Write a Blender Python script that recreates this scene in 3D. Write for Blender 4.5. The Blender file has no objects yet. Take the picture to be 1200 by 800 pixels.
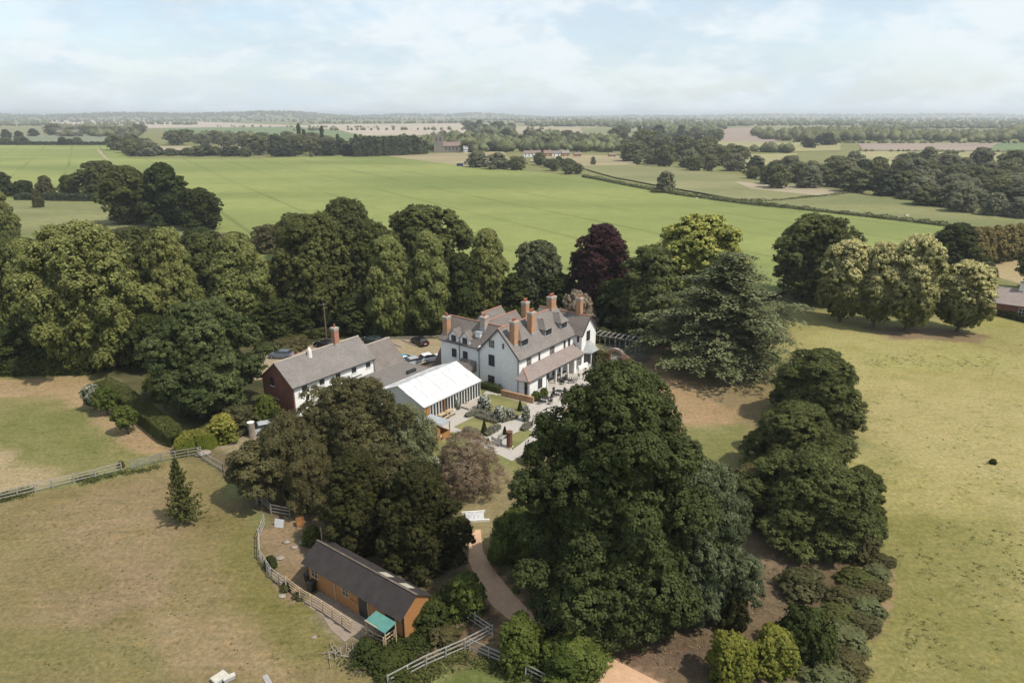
import bpy, math, random
import numpy as np
from mathutils import Vector
D = bpy.data; COL = bpy.context.scene.collection; SC = bpy.context.scene
R_ = math.radians
# ------------------------------------------------------------------ camera, sky, sun, exposure
CAM_H = 40.0; PITCH = math.atan(266/800.0)
SP, CP = math.sin(PITCH), math.cos(PITCH)
cam_d = D.cameras.new('camera'); cam = D.objects.new('camera', cam_d); COL.objects.link(cam)
cam.location = (0, 0, CAM_H); cam.rotation_euler = (R_(90)-PITCH, 0, 0)
cam_d.sensor_width = 36; cam_d.lens = 24; cam_d.clip_start = 0.5; cam_d.clip_end = 40000
SC.camera = cam
SUN_EL, SUN_AZ = 57.0, 118.0        # azimuth clockwise from +Y (the view direction)
sun_d = D.lights.new('sun', 'SUN'); sun_d.energy = 3.7; sun_d.angle = R_(1.6); sun_d.color = (1.0, .93, .82)
sun = D.objects.new('sun', sun_d); COL.objects.link(sun)
_d = Vector((math.sin(R_(SUN_AZ))*math.cos(R_(SUN_EL)), math.cos(R_(SUN_AZ))*math.cos(R_(SUN_EL)), math.sin(R_(SUN_EL))))
sun.rotation_euler = _d.to_track_quat('Z', 'Y').to_euler(); sun.location = (60, 0, 120)
SC.view_settings.view_transform = 'Standard'; SC.view_settings.look = 'None'
SC.view_settings.exposure = 0.44; SC.view_settings.gamma = 1.0; SC.view_settings.use_curve_mapping = False
SC.cycles.max_bounces = 6; SC.cycles.diffuse_bounces = 3; SC.cycles.glossy_bounces = 2
SC.cycles.transmission_bounces = 3; SC.cycles.transparent_max_bounces = 6; SC.cycles.volume_bounces = 0
SC.cycles.caustics_reflective = False; SC.cycles.caustics_refractive = False
W = D.worlds.new('World'); SC.world = W; W.use_nodes = True
def build_world():
    nt = W.node_tree; n = nt.nodes; l = nt.links; n.clear()
    out = n.new('ShaderNodeOutputWorld'); bg = n.new('ShaderNodeBackground'); bg.inputs[1].default_value = 0.15
    sky = n.new('ShaderNodeTexSky'); sky.sky_type = 'NISHITA'; sky.sun_disc = False
    sky.sun_elevation = R_(SUN_EL); sky.sun_rotation = R_(SUN_AZ); sky.air_density = 1.0; sky.dust_density = 1.6; sky.ozone_density = 1.0
    tc = n.new('ShaderNodeTexCoord'); sep = n.new('ShaderNodeSeparateXYZ'); l.new(tc.outputs['Generated'], sep.inputs[0])
    def m(op, a, b=None, c=None):
        q = n.new('ShaderNodeMath'); q.operation = op
        for i, v in enumerate((a, b, c)):
            if v is None: continue
            if isinstance(v, (int, float)): q.inputs[i].default_value = v
            else: l.new(v, q.inputs[i])
        return q.outputs[0]
    zz = m('ADD', m('MAXIMUM', sep.outputs[2], 0.0), 0.33)
    comb = n.new('ShaderNodeCombineXYZ'); l.new(m('DIVIDE', sep.outputs[0], zz), comb.inputs[0]); l.new(m('DIVIDE', sep.outputs[1], zz), comb.inputs[1])
    def noise(sc, det, rough, dist, off):
        mp = n.new('ShaderNodeMapping'); l.new(comb.outputs[0], mp.inputs[0]); mp.inputs['Location'].default_value = off
        t = n.new('ShaderNodeTexNoise'); l.new(mp.outputs[0], t.inputs['Vector']); t.inputs['Scale'].default_value = sc
        t.inputs['Detail'].default_value = det; t.inputs['Roughness'].default_value = rough; t.inputs['Distortion'].default_value = dist
        return t.outputs[0]
    a = noise(2.4, 8, .56, .5, (3.1, 1.7, 0)); b = noise(6.5, 7, .6, .3, (7.3, 5.2, 2)); c = noise(2.3, 6, .55, .5, (13.7, 2.3, 4))
    def ramp(v, p0, p1):
        r = n.new('ShaderNodeMapRange'); r.interpolation_type = 'SMOOTHSTEP'; r.inputs[1].default_value = p0; r.inputs[2].default_value = p1; l.new(v, r.inputs[0]); return r.outputs[0]
    cover = ramp(m('ADD', m('MULTIPLY', a, .7), m('MULTIPLY', b, .3)), .34, .60)
    cover = m('MULTIPLY', m('ADD', m('MULTIPLY', cover, .72), .2), 1.0)
    shade = ramp(m('ADD', m('MULTIPLY', c, .6), m('MULTIPLY', b, .4)), .42, .58)
    def mixc(f, x, y):
        q = n.new('ShaderNodeMix'); q.data_type = 'RGBA'
        if isinstance(f, float): q.inputs[0].default_value = f
        else: l.new(f, q.inputs[0])
        for i, v in ((6, x), (7, y)):
            if isinstance(v, tuple): q.inputs[i].default_value = (*v, 1)
            else: l.new(v, q.inputs[i])
        return q.outputs[2]
    cl = mixc(shade, (3.1, 3.72, 4.2), (4.4, 4.68, 4.85))
    col = mixc(cover, sky.outputs[0], cl)
    hz = m('POWER', m('SUBTRACT', 1.0, m('MINIMUM', m('MAXIMUM', sep.outputs[2], 0.0), 1.0)), 14.0)
    col = mixc(m('MULTIPLY', hz, .7), col, (4.1, 4.6, 4.9))
    l.new(col, bg.inputs[0]); l.new(bg.outputs[0], out.inputs[0])
build_world()

# ------------------------------------------------------------------ positions: where a sight line of the survey meets the ground
def G(x, y, z=0.0):
    u = (x-600)/800; v = (y-400)/800
    t = (z-CAM_H)/(-SP-v*CP)
    return u*t, (CP-v*SP)*t
def hgt(y, Y):
    v = (y-400)/800; return CAM_H+(-SP-v*CP)*Y/(CP-v*SP)
def depth(Y, z=0): return Y*CP-(z-CAM_H)*SP
TH = R_(36.5); UX = (math.sin(TH), math.cos(TH)); WX = (-math.cos(TH), math.sin(TH)); OG = (1.07, 94.9)
GRID = R_(90)-TH
def WL(u, w): return OG[0]+u*UX[0]+w*WX[0], OG[1]+u*UX[1]+w*WX[1]

# ------------------------------------------------------------------ object helpers
def tag(o, label=None, cat=None, group=None, kind=None):
    if label: o['label'] = label
    if cat: o['category'] = cat
    if group: o['group'] = group
    if kind: o['kind'] = kind
    return o
def empty(name, loc=(0, 0, 0), rz=0.0, label=None, cat=None, group=None):
    o = D.objects.new(name, None); COL.objects.link(o); o.location = loc; o.rotation_euler = (0, 0, rz); o.empty_display_size = .3
    return tag(o, label, cat, group)
def meshobj(name, me, parent=None, mat=None):
    o = D.objects.new(name, me); COL.objects.link(o)
    if mat: me.materials.append(mat)
    if parent: o.parent = parent
    return o
def fast_mesh(name, V, F, mat=None, attr=None):
    """V (n,3), F (m,k) uniform face size"""
    V = np.asarray(V, np.float32); F = np.asarray(F, np.int32); k = F.shape[1]; me = D.meshes.new(name)
    me.vertices.add(len(V)); me.vertices.foreach_set('co', V.ravel())
    me.loops.add(F.size); me.loops.foreach_set('vertex_index', F.ravel())
    me.polygons.add(len(F)); me.polygons.foreach_set('loop_start', np.arange(0, F.size, k, dtype=np.int32))
    if attr is not None:
        dom, arr = attr
        a = me.color_attributes.new('tint', 'FLOAT_COLOR', 'POINT') if dom == 'POINT' else me.attributes.new('tint', 'FLOAT_COLOR', 'FACE')
        a.data.foreach_set('color', np.asarray(arr, np.float32).ravel())
    me.update(calc_edges=True)
    if mat: me.materials.append(mat)
    return me
class MB:
    def __init__(s): s.v = []; s.f = []
    def poly(s, pts, flip=False):
        b = len(s.v); s.v += [tuple(p) for p in pts]; f = list(range(b, b+len(pts))); s.f.append(f[::-1] if flip else f); return s
    def hexa(s, p):   # 8 points: bottom ring 4 then top ring 4
        b = len(s.v); s.v += [tuple(q) for q in p]
        for f in ((3, 2, 1, 0), (4, 5, 6, 7), (0, 1, 5, 4), (1, 2, 6, 5), (2, 3, 7, 6), (3, 0, 4, 7)): s.f.append([b+i for i in f])
        return s
    def box(s, x0, x1, y0, y1, z0, z1): return s.hexa([(x0, y0, z0), (x1, y0, z0), (x1, y1, z0), (x0, y1, z0), (x0, y0, z1), (x1, y0, z1), (x1, y1, z1), (x0, y1, z1)])
    def prism(s, poly, a0, a1, axis):  # poly in the 2 remaining axes (ordered), extruded along axis from a0 to a1
        n = len(poly); b = len(s.v)
        for a in (a0, a1):
            for p in poly:
                s.v.append((a, p[0], p[1]) if axis == 'x' else (p[0], a, p[1]) if axis == 'y' else (p[0], p[1], a))
        s.f.append([b+i for i in range(n)][::-1]); s.f.append([b+n+i for i in range(n)])
        for i in range(n): j = (i+1) % n; s.f.append([b+i, b+j, b+n+j, b+n+i])
        return s
    def slab(s, a, b, c, d, t=.12):    # quad thickened downwards
        return s.hexa([(p[0], p[1], p[2]-t) for p in (a, b, c, d)]+[a, b, c, d])
    def bar(s, a, b, w=.08, h=None):
        h = h or w; a = Vector(a); b = Vector(b); d = (b-a).normalized(); up = Vector((0, 0, 1)) if abs(d.z) < .9 else Vector((1, 0, 0))
        x = d.cross(up).normalized()*w/2; y = x.cross(d).normalized()*h/2
        return s.hexa([a-x-y, a+x-y, a+x+y, a-x+y, b-x-y, b+x-y, b+x+y, b-x+y])
    def tube(s, pts, rad, n=8, cap=True):
        base = len(s.v); pts = [Vector(p) for p in pts]
        for i, p in enumerate(pts):
            d = (pts[min(i+1, len(pts)-1)]-pts[max(i-1, 0)]).normalized(); up = Vector((0, 0, 1)) if abs(d.z) < .9 else Vector((1, 0, 0))
            x = d.cross(up).normalized(); y = x.cross(d).normalized(); r = rad[i] if hasattr(rad, '__len__') else rad
            for k in range(n): a = 2*math.pi*k/n; s.v.append(tuple(p+x*math.cos(a)*r+y*math.sin(a)*r))
        for i in range(len(pts)-1):
            for k in range(n): j = (k+1) % n; s.f.append([base+i*n+k, base+i*n+j, base+(i+1)*n+j, base+(i+1)*n+k])
        if cap: s.f.append([base+k for k in range(n)][::-1]); s.f.append([base+(len(pts)-1)*n+k for k in range(n)])
        return s
    def mesh(s, name, mat=None, smooth=False):
        me = D.meshes.new(name); me.from_pydata(s.v, [], s.f)
        import bmesh
        bm = bmesh.new(); bm.from_mesh(me); bmesh.ops.recalc_face_normals(bm, faces=bm.faces); bm.to_mesh(me); bm.free()
        if mat: me.materials.append(mat)
        if smooth: me.polygons.foreach_set('use_smooth', [True]*len(me.polygons))
        return me
    def build(s, name, mat, parent=None, smooth=False, bevel=0): 
        o = meshobj(name, s.mesh(name, mat, smooth), parent)
        if bevel: m = o.modifiers.new('bevel', 'BEVEL'); m.width = bevel; m.segments = 2; m.limit_method = 'ANGLE'
        return o
def copy_tree(o, parent=None):
    c = o.copy(); COL.objects.link(c); c.parent = parent
    for ch in [x for x in KIDS.get(o.name, ())]: copy_tree(ch, c)
    return c
KIDS = {}
def reg(o):
    ch = [x for x in D.objects if x.parent == o]; KIDS[o.name] = ch
    for c in ch: reg(c)

# ------------------------------------------------------------------ materials
def nodes(name):
    m = D.materials.new(name); m.use_nodes = True; nt = m.node_tree; b = nt.nodes['Principled BSDF']; return m, nt, b
def _noise(nt, scale, det=4, rough=.55, vec=None, dist=0):
    t = nt.nodes.new('ShaderNodeTexNoise'); t.inputs['Scale'].default_value = scale; t.inputs['Detail'].default_value = det
    t.inputs['Roughness'].default_value = rough; t.inputs['Distortion'].default_value = dist
    if vec is not None: nt.links.new(vec, t.inputs['Vector'])
    return t.outputs[0]
def _mr(nt, v, a, b, c=0.0, d=1.0):
    r = nt.nodes.new('ShaderNodeMapRange'); nt.links.new(v, r.inputs[0])
    for i, q in enumerate((a, b, c, d)): r.inputs[i+1].default_value = q
    return r.outputs[0]
def _mix(nt, f, x, y, blend='MIX'):
    q = nt.nodes.new('ShaderNodeMix'); q.data_type = 'RGBA'; q.blend_type = blend
    if isinstance(f, (int, float)): q.inputs[0].default_value = f
    else: nt.links.new(f, q.inputs[0])
    for i, v in ((6, x), (7, y)):
        if isinstance(v, (tuple, list)): q.inputs[i].default_value = (*v[:3], 1)
        else: nt.links.new(v, q.inputs[i])
    return q.outputs[2]
def _obj(nt, scale=None):
    tc = nt.nodes.new('ShaderNodeTexCoord'); v = tc.outputs['Object']
    if scale:
        mp = nt.nodes.new('ShaderNodeMapping'); nt.links.new(v, mp.inputs[0]); mp.inputs['Scale'].default_value = scale; v = mp.outputs[0]
    return v
def _bump(nt, b, h, s=.4, dist=.05):
    q = nt.nodes.new('ShaderNodeBump'); q.inputs['Strength'].default_value = s; q.inputs['Distance'].default_value = dist
    nt.links.new(h, q.inputs['Height']); nt.links.new(q.outputs[0], b.inputs['Normal'])
def simple(name, c, c2=None, scale=1.5, rough=.8, metal=0, bump=.0, stretch=None, lo=.35, hi=.65):
    m, nt, b = nodes(name); b.inputs['Roughness'].default_value = rough; b.inputs['Metallic'].default_value = metal
    c2 = c2 or tuple(x*.78 for x in c); v = _obj(nt, stretch)
    n1 = _noise(nt, scale, 6, .6, v); n2 = _noise(nt, scale*6, 3, .6, v)
    col = _mix(nt, _mr(nt, n1, lo, hi), c2, c); col = _mix(nt, _mr(nt, n2, .35, .7, 0, .35), col, tuple(x*.6 for x in c2))
    nt.links.new(col, b.inputs['Base Color'])
    if bump: _bump(nt, b, n2, bump)
    return m
def bricks(name, c1, c2, mortar, scale=1.0, rough=.85):
    m, nt, b = nodes(name); v = _obj(nt); 
    sep = nt.nodes.new('ShaderNodeSeparateXYZ'); nt.links.new(v, sep.inputs[0])
    ad = nt.nodes.new('ShaderNodeMath'); nt.links.new(sep.outputs[0], ad.inputs[0]); nt.links.new(sep.outputs[1], ad.inputs[1])
    cb = nt.nodes.new('ShaderNodeCombineXYZ'); nt.links.new(ad.outputs[0], cb.inputs[0]); nt.links.new(sep.outputs[2], cb.inputs[1])
    t = nt.nodes.new('ShaderNodeTexBrick'); nt.links.new(cb.outputs[0], t.inputs['Vector']); t.inputs['Scale'].default_value = 4.4*scale
    t.inputs['Color1'].default_value = (*c1, 1); t.inputs['Color2'].default_value = (*c2, 1); t.inputs['Mortar'].default_value = (*mortar, 1)
    t.inputs['Mortar Size'].default_value = .018; t.inputs['Brick Width'].default_value = 1.0; t.inputs['Row Height'].default_value = .33
    n1 = _noise(nt, .9, 5, .6, v); col = _mix(nt, _mr(nt, n1, .35, .7, 0, .55), t.outputs[0], tuple(x*.5 for x in c1))
    nt.links.new(col, b.inputs['Base Color']); b.inputs['Roughness'].default_value = rough; return m
def slate(name, c, c2, lich=(.25, .22, .16), axis=1):
    m, nt, b = nodes(name); v = _obj(nt)
    n1 = _noise(nt, .45, 6, .65, v); n2 = _noise(nt, 3.2, 5, .7, v); st = _noise(nt, 1.6, 4, .6, _obj(nt, (3.5, 3.5, .25)))
    w = nt.nodes.new('ShaderNodeTexVoronoi'); w.inputs['Scale'].default_value = 3.4; nt.links.new(_obj(nt, (1, 1, 1.6)), w.inputs['Vector'])
    col = _mix(nt, _mr(nt, n1, .35, .65), c, c2); col = _mix(nt, _mr(nt, st, .4, .7, 0, .5), col, tuple(x*.62 for x in c))
    col = _mix(nt, _mr(nt, n2, .55, .75, 0, .55), col, lich)
    q = nt.nodes.new('ShaderNodeSeparateColor'); nt.links.new(w.outputs['Color'], q.inputs[0])
    col = _mix(nt, _mr(nt, q.outputs[0], 0, 1, 0, .38), col, tuple(x*.45 for x in c2))
    sep = nt.nodes.new('ShaderNodeSeparateXYZ'); nt.links.new(v, sep.inputs[0])
    cr = nt.nodes.new('ShaderNodeTexWave'); cr.bands_direction = 'Z'; cr.inputs['Scale'].default_value = 1.9; cr.inputs['Distortion'].default_value = .5; nt.links.new(v, cr.inputs['Vector'])
    _bump(nt, b, cr.outputs['Fac'], .35, .06)
    nt.links.new(col, b.inputs['Base Color']); b.inputs['Roughness'].default_value = .68; return m
def leafmat(name, c, c2, bloom=None, trans=.25):
    m, nt, b = nodes(name); b.inputs['Roughness'].default_value = .62; b.inputs['Specular IOR Level'].default_value = .06
    at = nt.nodes.new('ShaderNodeAttribute'); at.attribute_name = 'tint'
    sp = nt.nodes.new('ShaderNodeSeparateColor'); nt.links.new(at.outputs['Color'], sp.inputs[0])
    oi = nt.nodes.new('ShaderNodeObjectInfo')
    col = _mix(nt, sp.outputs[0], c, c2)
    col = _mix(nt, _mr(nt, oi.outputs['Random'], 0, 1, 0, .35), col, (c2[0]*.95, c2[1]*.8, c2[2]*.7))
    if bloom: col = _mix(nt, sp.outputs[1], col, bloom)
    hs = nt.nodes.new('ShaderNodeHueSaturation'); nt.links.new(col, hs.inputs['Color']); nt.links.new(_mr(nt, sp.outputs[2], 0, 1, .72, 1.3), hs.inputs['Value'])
    col = hs.outputs[0]
    nt.links.new(col, b.inputs['Base Color'])
    tr = nt.nodes.new('ShaderNodeBsdfTranslucent'); nt.links.new(col, tr.inputs[0]); mx = nt.nodes.new('ShaderNodeMixShader'); mx.inputs[0].default_value = trans
    nt.links.new(b.outputs[0], mx.inputs[1]); nt.links.new(tr.outputs[0], mx.inputs[2]); nt.links.new(mx.outputs[0], nt.nodes['Material Output'].inputs[0])
    return m
M = {}
M['render'] = simple('white_render', (.80, .795, .775), (.74, .735, .71), .5, .85, bump=.05, lo=.25, hi=.6)
M['render_old'] = simple('cream_render', (.74, .72, .66), (.62, .60, .54), 1.0, .85)
M['slate_brown'] = slate('brown_grey_tiles', (.130, .106, .092), (.19, .162, .143))
M['slate_grey'] = slate('grey_slates', (.150, .132, .118), (.205, .184, .167))
M['tile_pink'] = slate('pinkish_tiles', (.22, .175, .155), (.27, .22, .195), (.30, .26, .22))
M['roof_far'] = simple('faded_red_tiles', (.22, .15, .12), (.17, .12, .10), 1)
M['church_stone'] = simple('grey_church_stone', (.24, .215, .175), (.18, .16, .13), .3)
M['sand'] = simple('sandy_gravel', (.55, .36, .22), (.44, .28, .17), .8, .95, bump=.3)
M['lead'] = simple('lead_sheet', (.36, .37, .37), (.27, .28, .28), 2, .5)
M['ridge'] = simple('terracotta_ridge', (.42, .20, .13), (.30, .15, .10), 3)
M['brick'] = bricks('orange_brick', (.40, .20, .10), (.47, .27, .15), (.42, .34, .26))
M['brick_red'] = bricks('dark_red_brick', (.16, .055, .038), (.22, .08, .05), (.2, .14, .11))
M['pot'] = simple('clay_pot', (.48, .17, .10), (.36, .12, .07), 4)
M['stone'] = simple('pale_stone', (.42, .37, .305), (.32, .28, .23), 2)
M['glass'] = simple('dark_glass', (.02, .022, .025), (.05, .052, .055), 2.8, .12)
M['glass2'] = simple('curtained_glass', (.34, .33, .30), (.06, .06, .06), 2.2, .2)
M['frame'] = simple('charcoal_frame', (.05, .05, .055), None, 3, .5)
M['white'] = simple('white_paint', (.80, .80, .78), (.68, .67, .64), 2, .5)
M['pvc'] = simple('marquee_canvas', (.58, .575, .565), (.50, .50, .49), .5, .6, lo=.3, hi=.7)
M['black'] = simple('black_paint', (.018, .018, .02), None, 3, .4)
M['timber'] = simple('warm_timber', (.42, .20, .068), (.29, .13, .042), 2.5, .75, bump=.3, stretch=(1, 1, 7))
M['timber_pale'] = simple('pale_timber', (.52, .39, .25), (.40, .29, .18), 3, .8)
M['fence'] = simple('weathered_rail', (.30, .27, .225), (.21, .185, .155), 2.5, .85)
M['fence_grey'] = simple('silver_rail', (.36, .34, .305), (.26, .245, .22), 2.5, .8)
M['felt'] = simple('black_roofing_sheet', (.018, .0145, .0135), (.032, .026, .024), 1.2, .95, bump=.4, stretch=(1, 1, 1))
M['teal'] = simple('teal_awning', (.085, .23, .19), (.065, .18, .15), 2, .6)
M['perspex'] = simple('pale_skylight', (.55, .52, .42), (.45, .42, .34), 3, .4)
M['deck'] = simple('grey_flat_roof', (.17, .15, .135), (.24, .22, .20), 2, .85, stretch=(.5, 6, 1))
M['bark'] = simple('bark', (.16, .125, .095), (.09, .07, .052), 2.5, .95, bump=.5, stretch=(1, 1, .3))
M['bark_pale'] = simple('pale_bark', (.32, .27, .21), (.17, .14, .11), 2.5, .9, bump=.4, stretch=(1, 1, .4))
M['steel'] = simple('galvanised_steel', (.45, .46, .47), (.35, .36, .37), 3, .4, .6)
M['tyre'] = simple('tyre', (.02, .02, .02), None, 3, .9)
M['redlamp'] = simple('red_lamp', (.45, .02, .02), None, 3, .3)
M['lamp'] = simple('lamp_glass', (.6, .6, .6), None, 3, .2)
M['rust'] = simple('rusty_steel', (.16, .07, .035), (.09, .04, .02), 3, .8)
M['rock'] = simple('rough_stone', (.34, .29, .23), (.20, .17, .13), 3, .9, bump=.6)
M['sheet'] = simple('white_sheet', (.50, .51, .51), (.42, .42, .42), 2, .6)
M['red'] = simple('red_paint', (.45, .02, .03), None, 3, .5)
M['blue'] = simple('dark_blue_paint', (.015, .02, .07), None, 3, .5)
for k_, c_ in dict(car_black=(.012, .013, .015), car_white=(.75, .76, .76), car_blue=(.12, .30, .42), car_grey=(.14, .16, .19), car_green=(.015, .03, .028), car_silver=(.4, .41, .42)).items():
    M[k_] = simple(k_, c_, tuple(x*.92 for x in c_), 1, .22)
L = {}
L['oak'] = leafmat('oak_leaves', (.025, .036, .012), (.078, .098, .034), None, .28)
L['maple'] = leafmat('grey_green_leaves', (.055, .070, .032), (.145, .165, .084), None, .32)
L['chest'] = leafmat('chestnut_leaves', (.048, .064, .022), (.135, .158, .060), None, .32)
L['syc'] = leafmat('sycamore_leaves', (.046, .056, .018), (.130, .146, .048), None, .32)
L['lime'] = leafmat('lime_leaves', (.066, .086, .022), (.160, .182, .050), (.34, .34, .13), .32)
L['bloom'] = leafmat('flowering_lime_leaves', (.075, .092, .022), (.180, .192, .055), (.64, .58, .28), .32)
L['copper'] = leafmat('copper_leaves', (.022, .010, .011), (.058, .026, .028), None, .1)
L['yellow'] = leafmat('yellow_green_leaves', (0.095, 0.116, 0.020), (0.213, 0.232, 0.047), (0.403, 0.394, 0.111))
L['dark'] = leafmat('dark_leaves', (0.022, 0.032, 0.009), (0.056, 0.070, 0.019), None, .15)
L['cedar'] = leafmat('cedar_needles', (0.062, 0.077, 0.031), (0.168, 0.183, 0.089), None, .1)
L['yew'] = leafmat('yew_needles', (.016, .019, .007), (.052, .054, .018), None, .1)
L['brown'] = leafmat('brown_twigs', (.12, .088, .054), (.24, .18, .12), (.32, .26, .18), .15)
L['olive'] = leafmat('olive_leaves', (.056, .056, .024), (.135, .126, .056), None, .3)
L['willow'] = leafmat('willow_leaves', (0.069, 0.086, 0.036), (0.151, 0.168, 0.078), (0.560, 0.580, 0.408))
L['fresh'] = leafmat('fresh_leaves', (.048, .070, .014), (.118, .142, .034))
L['gold'] = leafmat('golden_leaves', (0.067, 0.093, 0.014), (0.168, 0.191, 0.031), (0.291, 0.255, 0.060))
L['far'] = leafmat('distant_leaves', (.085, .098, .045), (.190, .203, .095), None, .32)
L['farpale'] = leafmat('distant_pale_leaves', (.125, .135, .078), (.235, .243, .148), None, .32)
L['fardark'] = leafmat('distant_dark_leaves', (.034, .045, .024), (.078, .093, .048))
L['rose'] = leafmat('rose_leaves', (.050, .066, .024), (.105, .125, .055), (.72, .70, .64))
L['lav'] = leafmat('lavender', (.11, .12, .075), (.20, .20, .145), (.19, .16, .21))
L['hedge'] = leafmat('hedge_leaves', (.042, .054, .016), (.090, .102, .030), (.15, .155, .05))  # last colour is the sunlit top painted on the clipped hedge
L['beech'] = leafmat('yellowing_hedge_leaves', (.066, .070, .024), (.150, .138, .050), (.34, .26, .10))
L['pink'] = leafmat('smoke_bush', (.14, .105, .075), (.26, .21, .145), (.34, .28, .21))
L['tuft'] = leafmat('rough_grass', (.13, .135, .05), (.20, .195, .08), None, .5)
# ------------------------------------------------------------------ ground
def noise2(x, y, s, seed=0):
    r = np.random.RandomState(seed); out = np.zeros_like(x); amp = 1.0; tot = 0
    for o in range(4):
        g = r.rand(64, 64); fx = x/s; fy = y/s; ix = np.floor(fx).astype(int); iy = np.floor(fy).astype(int); tx = fx-ix; ty = fy-iy
        tx = tx*tx*(3-2*tx); ty = ty*ty*(3-2*ty)
        a = g[ix % 64, iy % 64]; b = g[(ix+1) % 64, iy % 64]; c = g[ix % 64, (iy+1) % 64]; d = g[(ix+1) % 64, (iy+1) % 64]
        out += amp*((a*(1-tx)+b*tx)*(1-ty)+(c*(1-tx)+d*tx)*ty); tot += amp; amp *= .5; s = s/2.03
    return out/tot
def sdist(px, py, poly):
    n = len(poly); ins = np.zeros(px.shape, bool); dm = np.full(px.shape, 1e9)
    for i in range(n):
        x0, y0 = poly[i]; x1, y1 = poly[(i+1) % n]
        c = ((y0 > py) != (y1 > py)) & (px < (x1-x0)*(py-y0)/((y1-y0) or 1e-9)+x0); ins ^= c
        dx, dy = x1-x0, y1-y0; t = np.clip(((px-x0)*dx+(py-y0)*dy)/(dx*dx+dy*dy+1e-9), 0, 1)
        dm = np.minimum(dm, np.hypot(px-x0-t*dx, py-y0-t*dy))
    return np.where(ins, dm, -dm)
PX = lambda pts: [G(*p) for p in pts]
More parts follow.
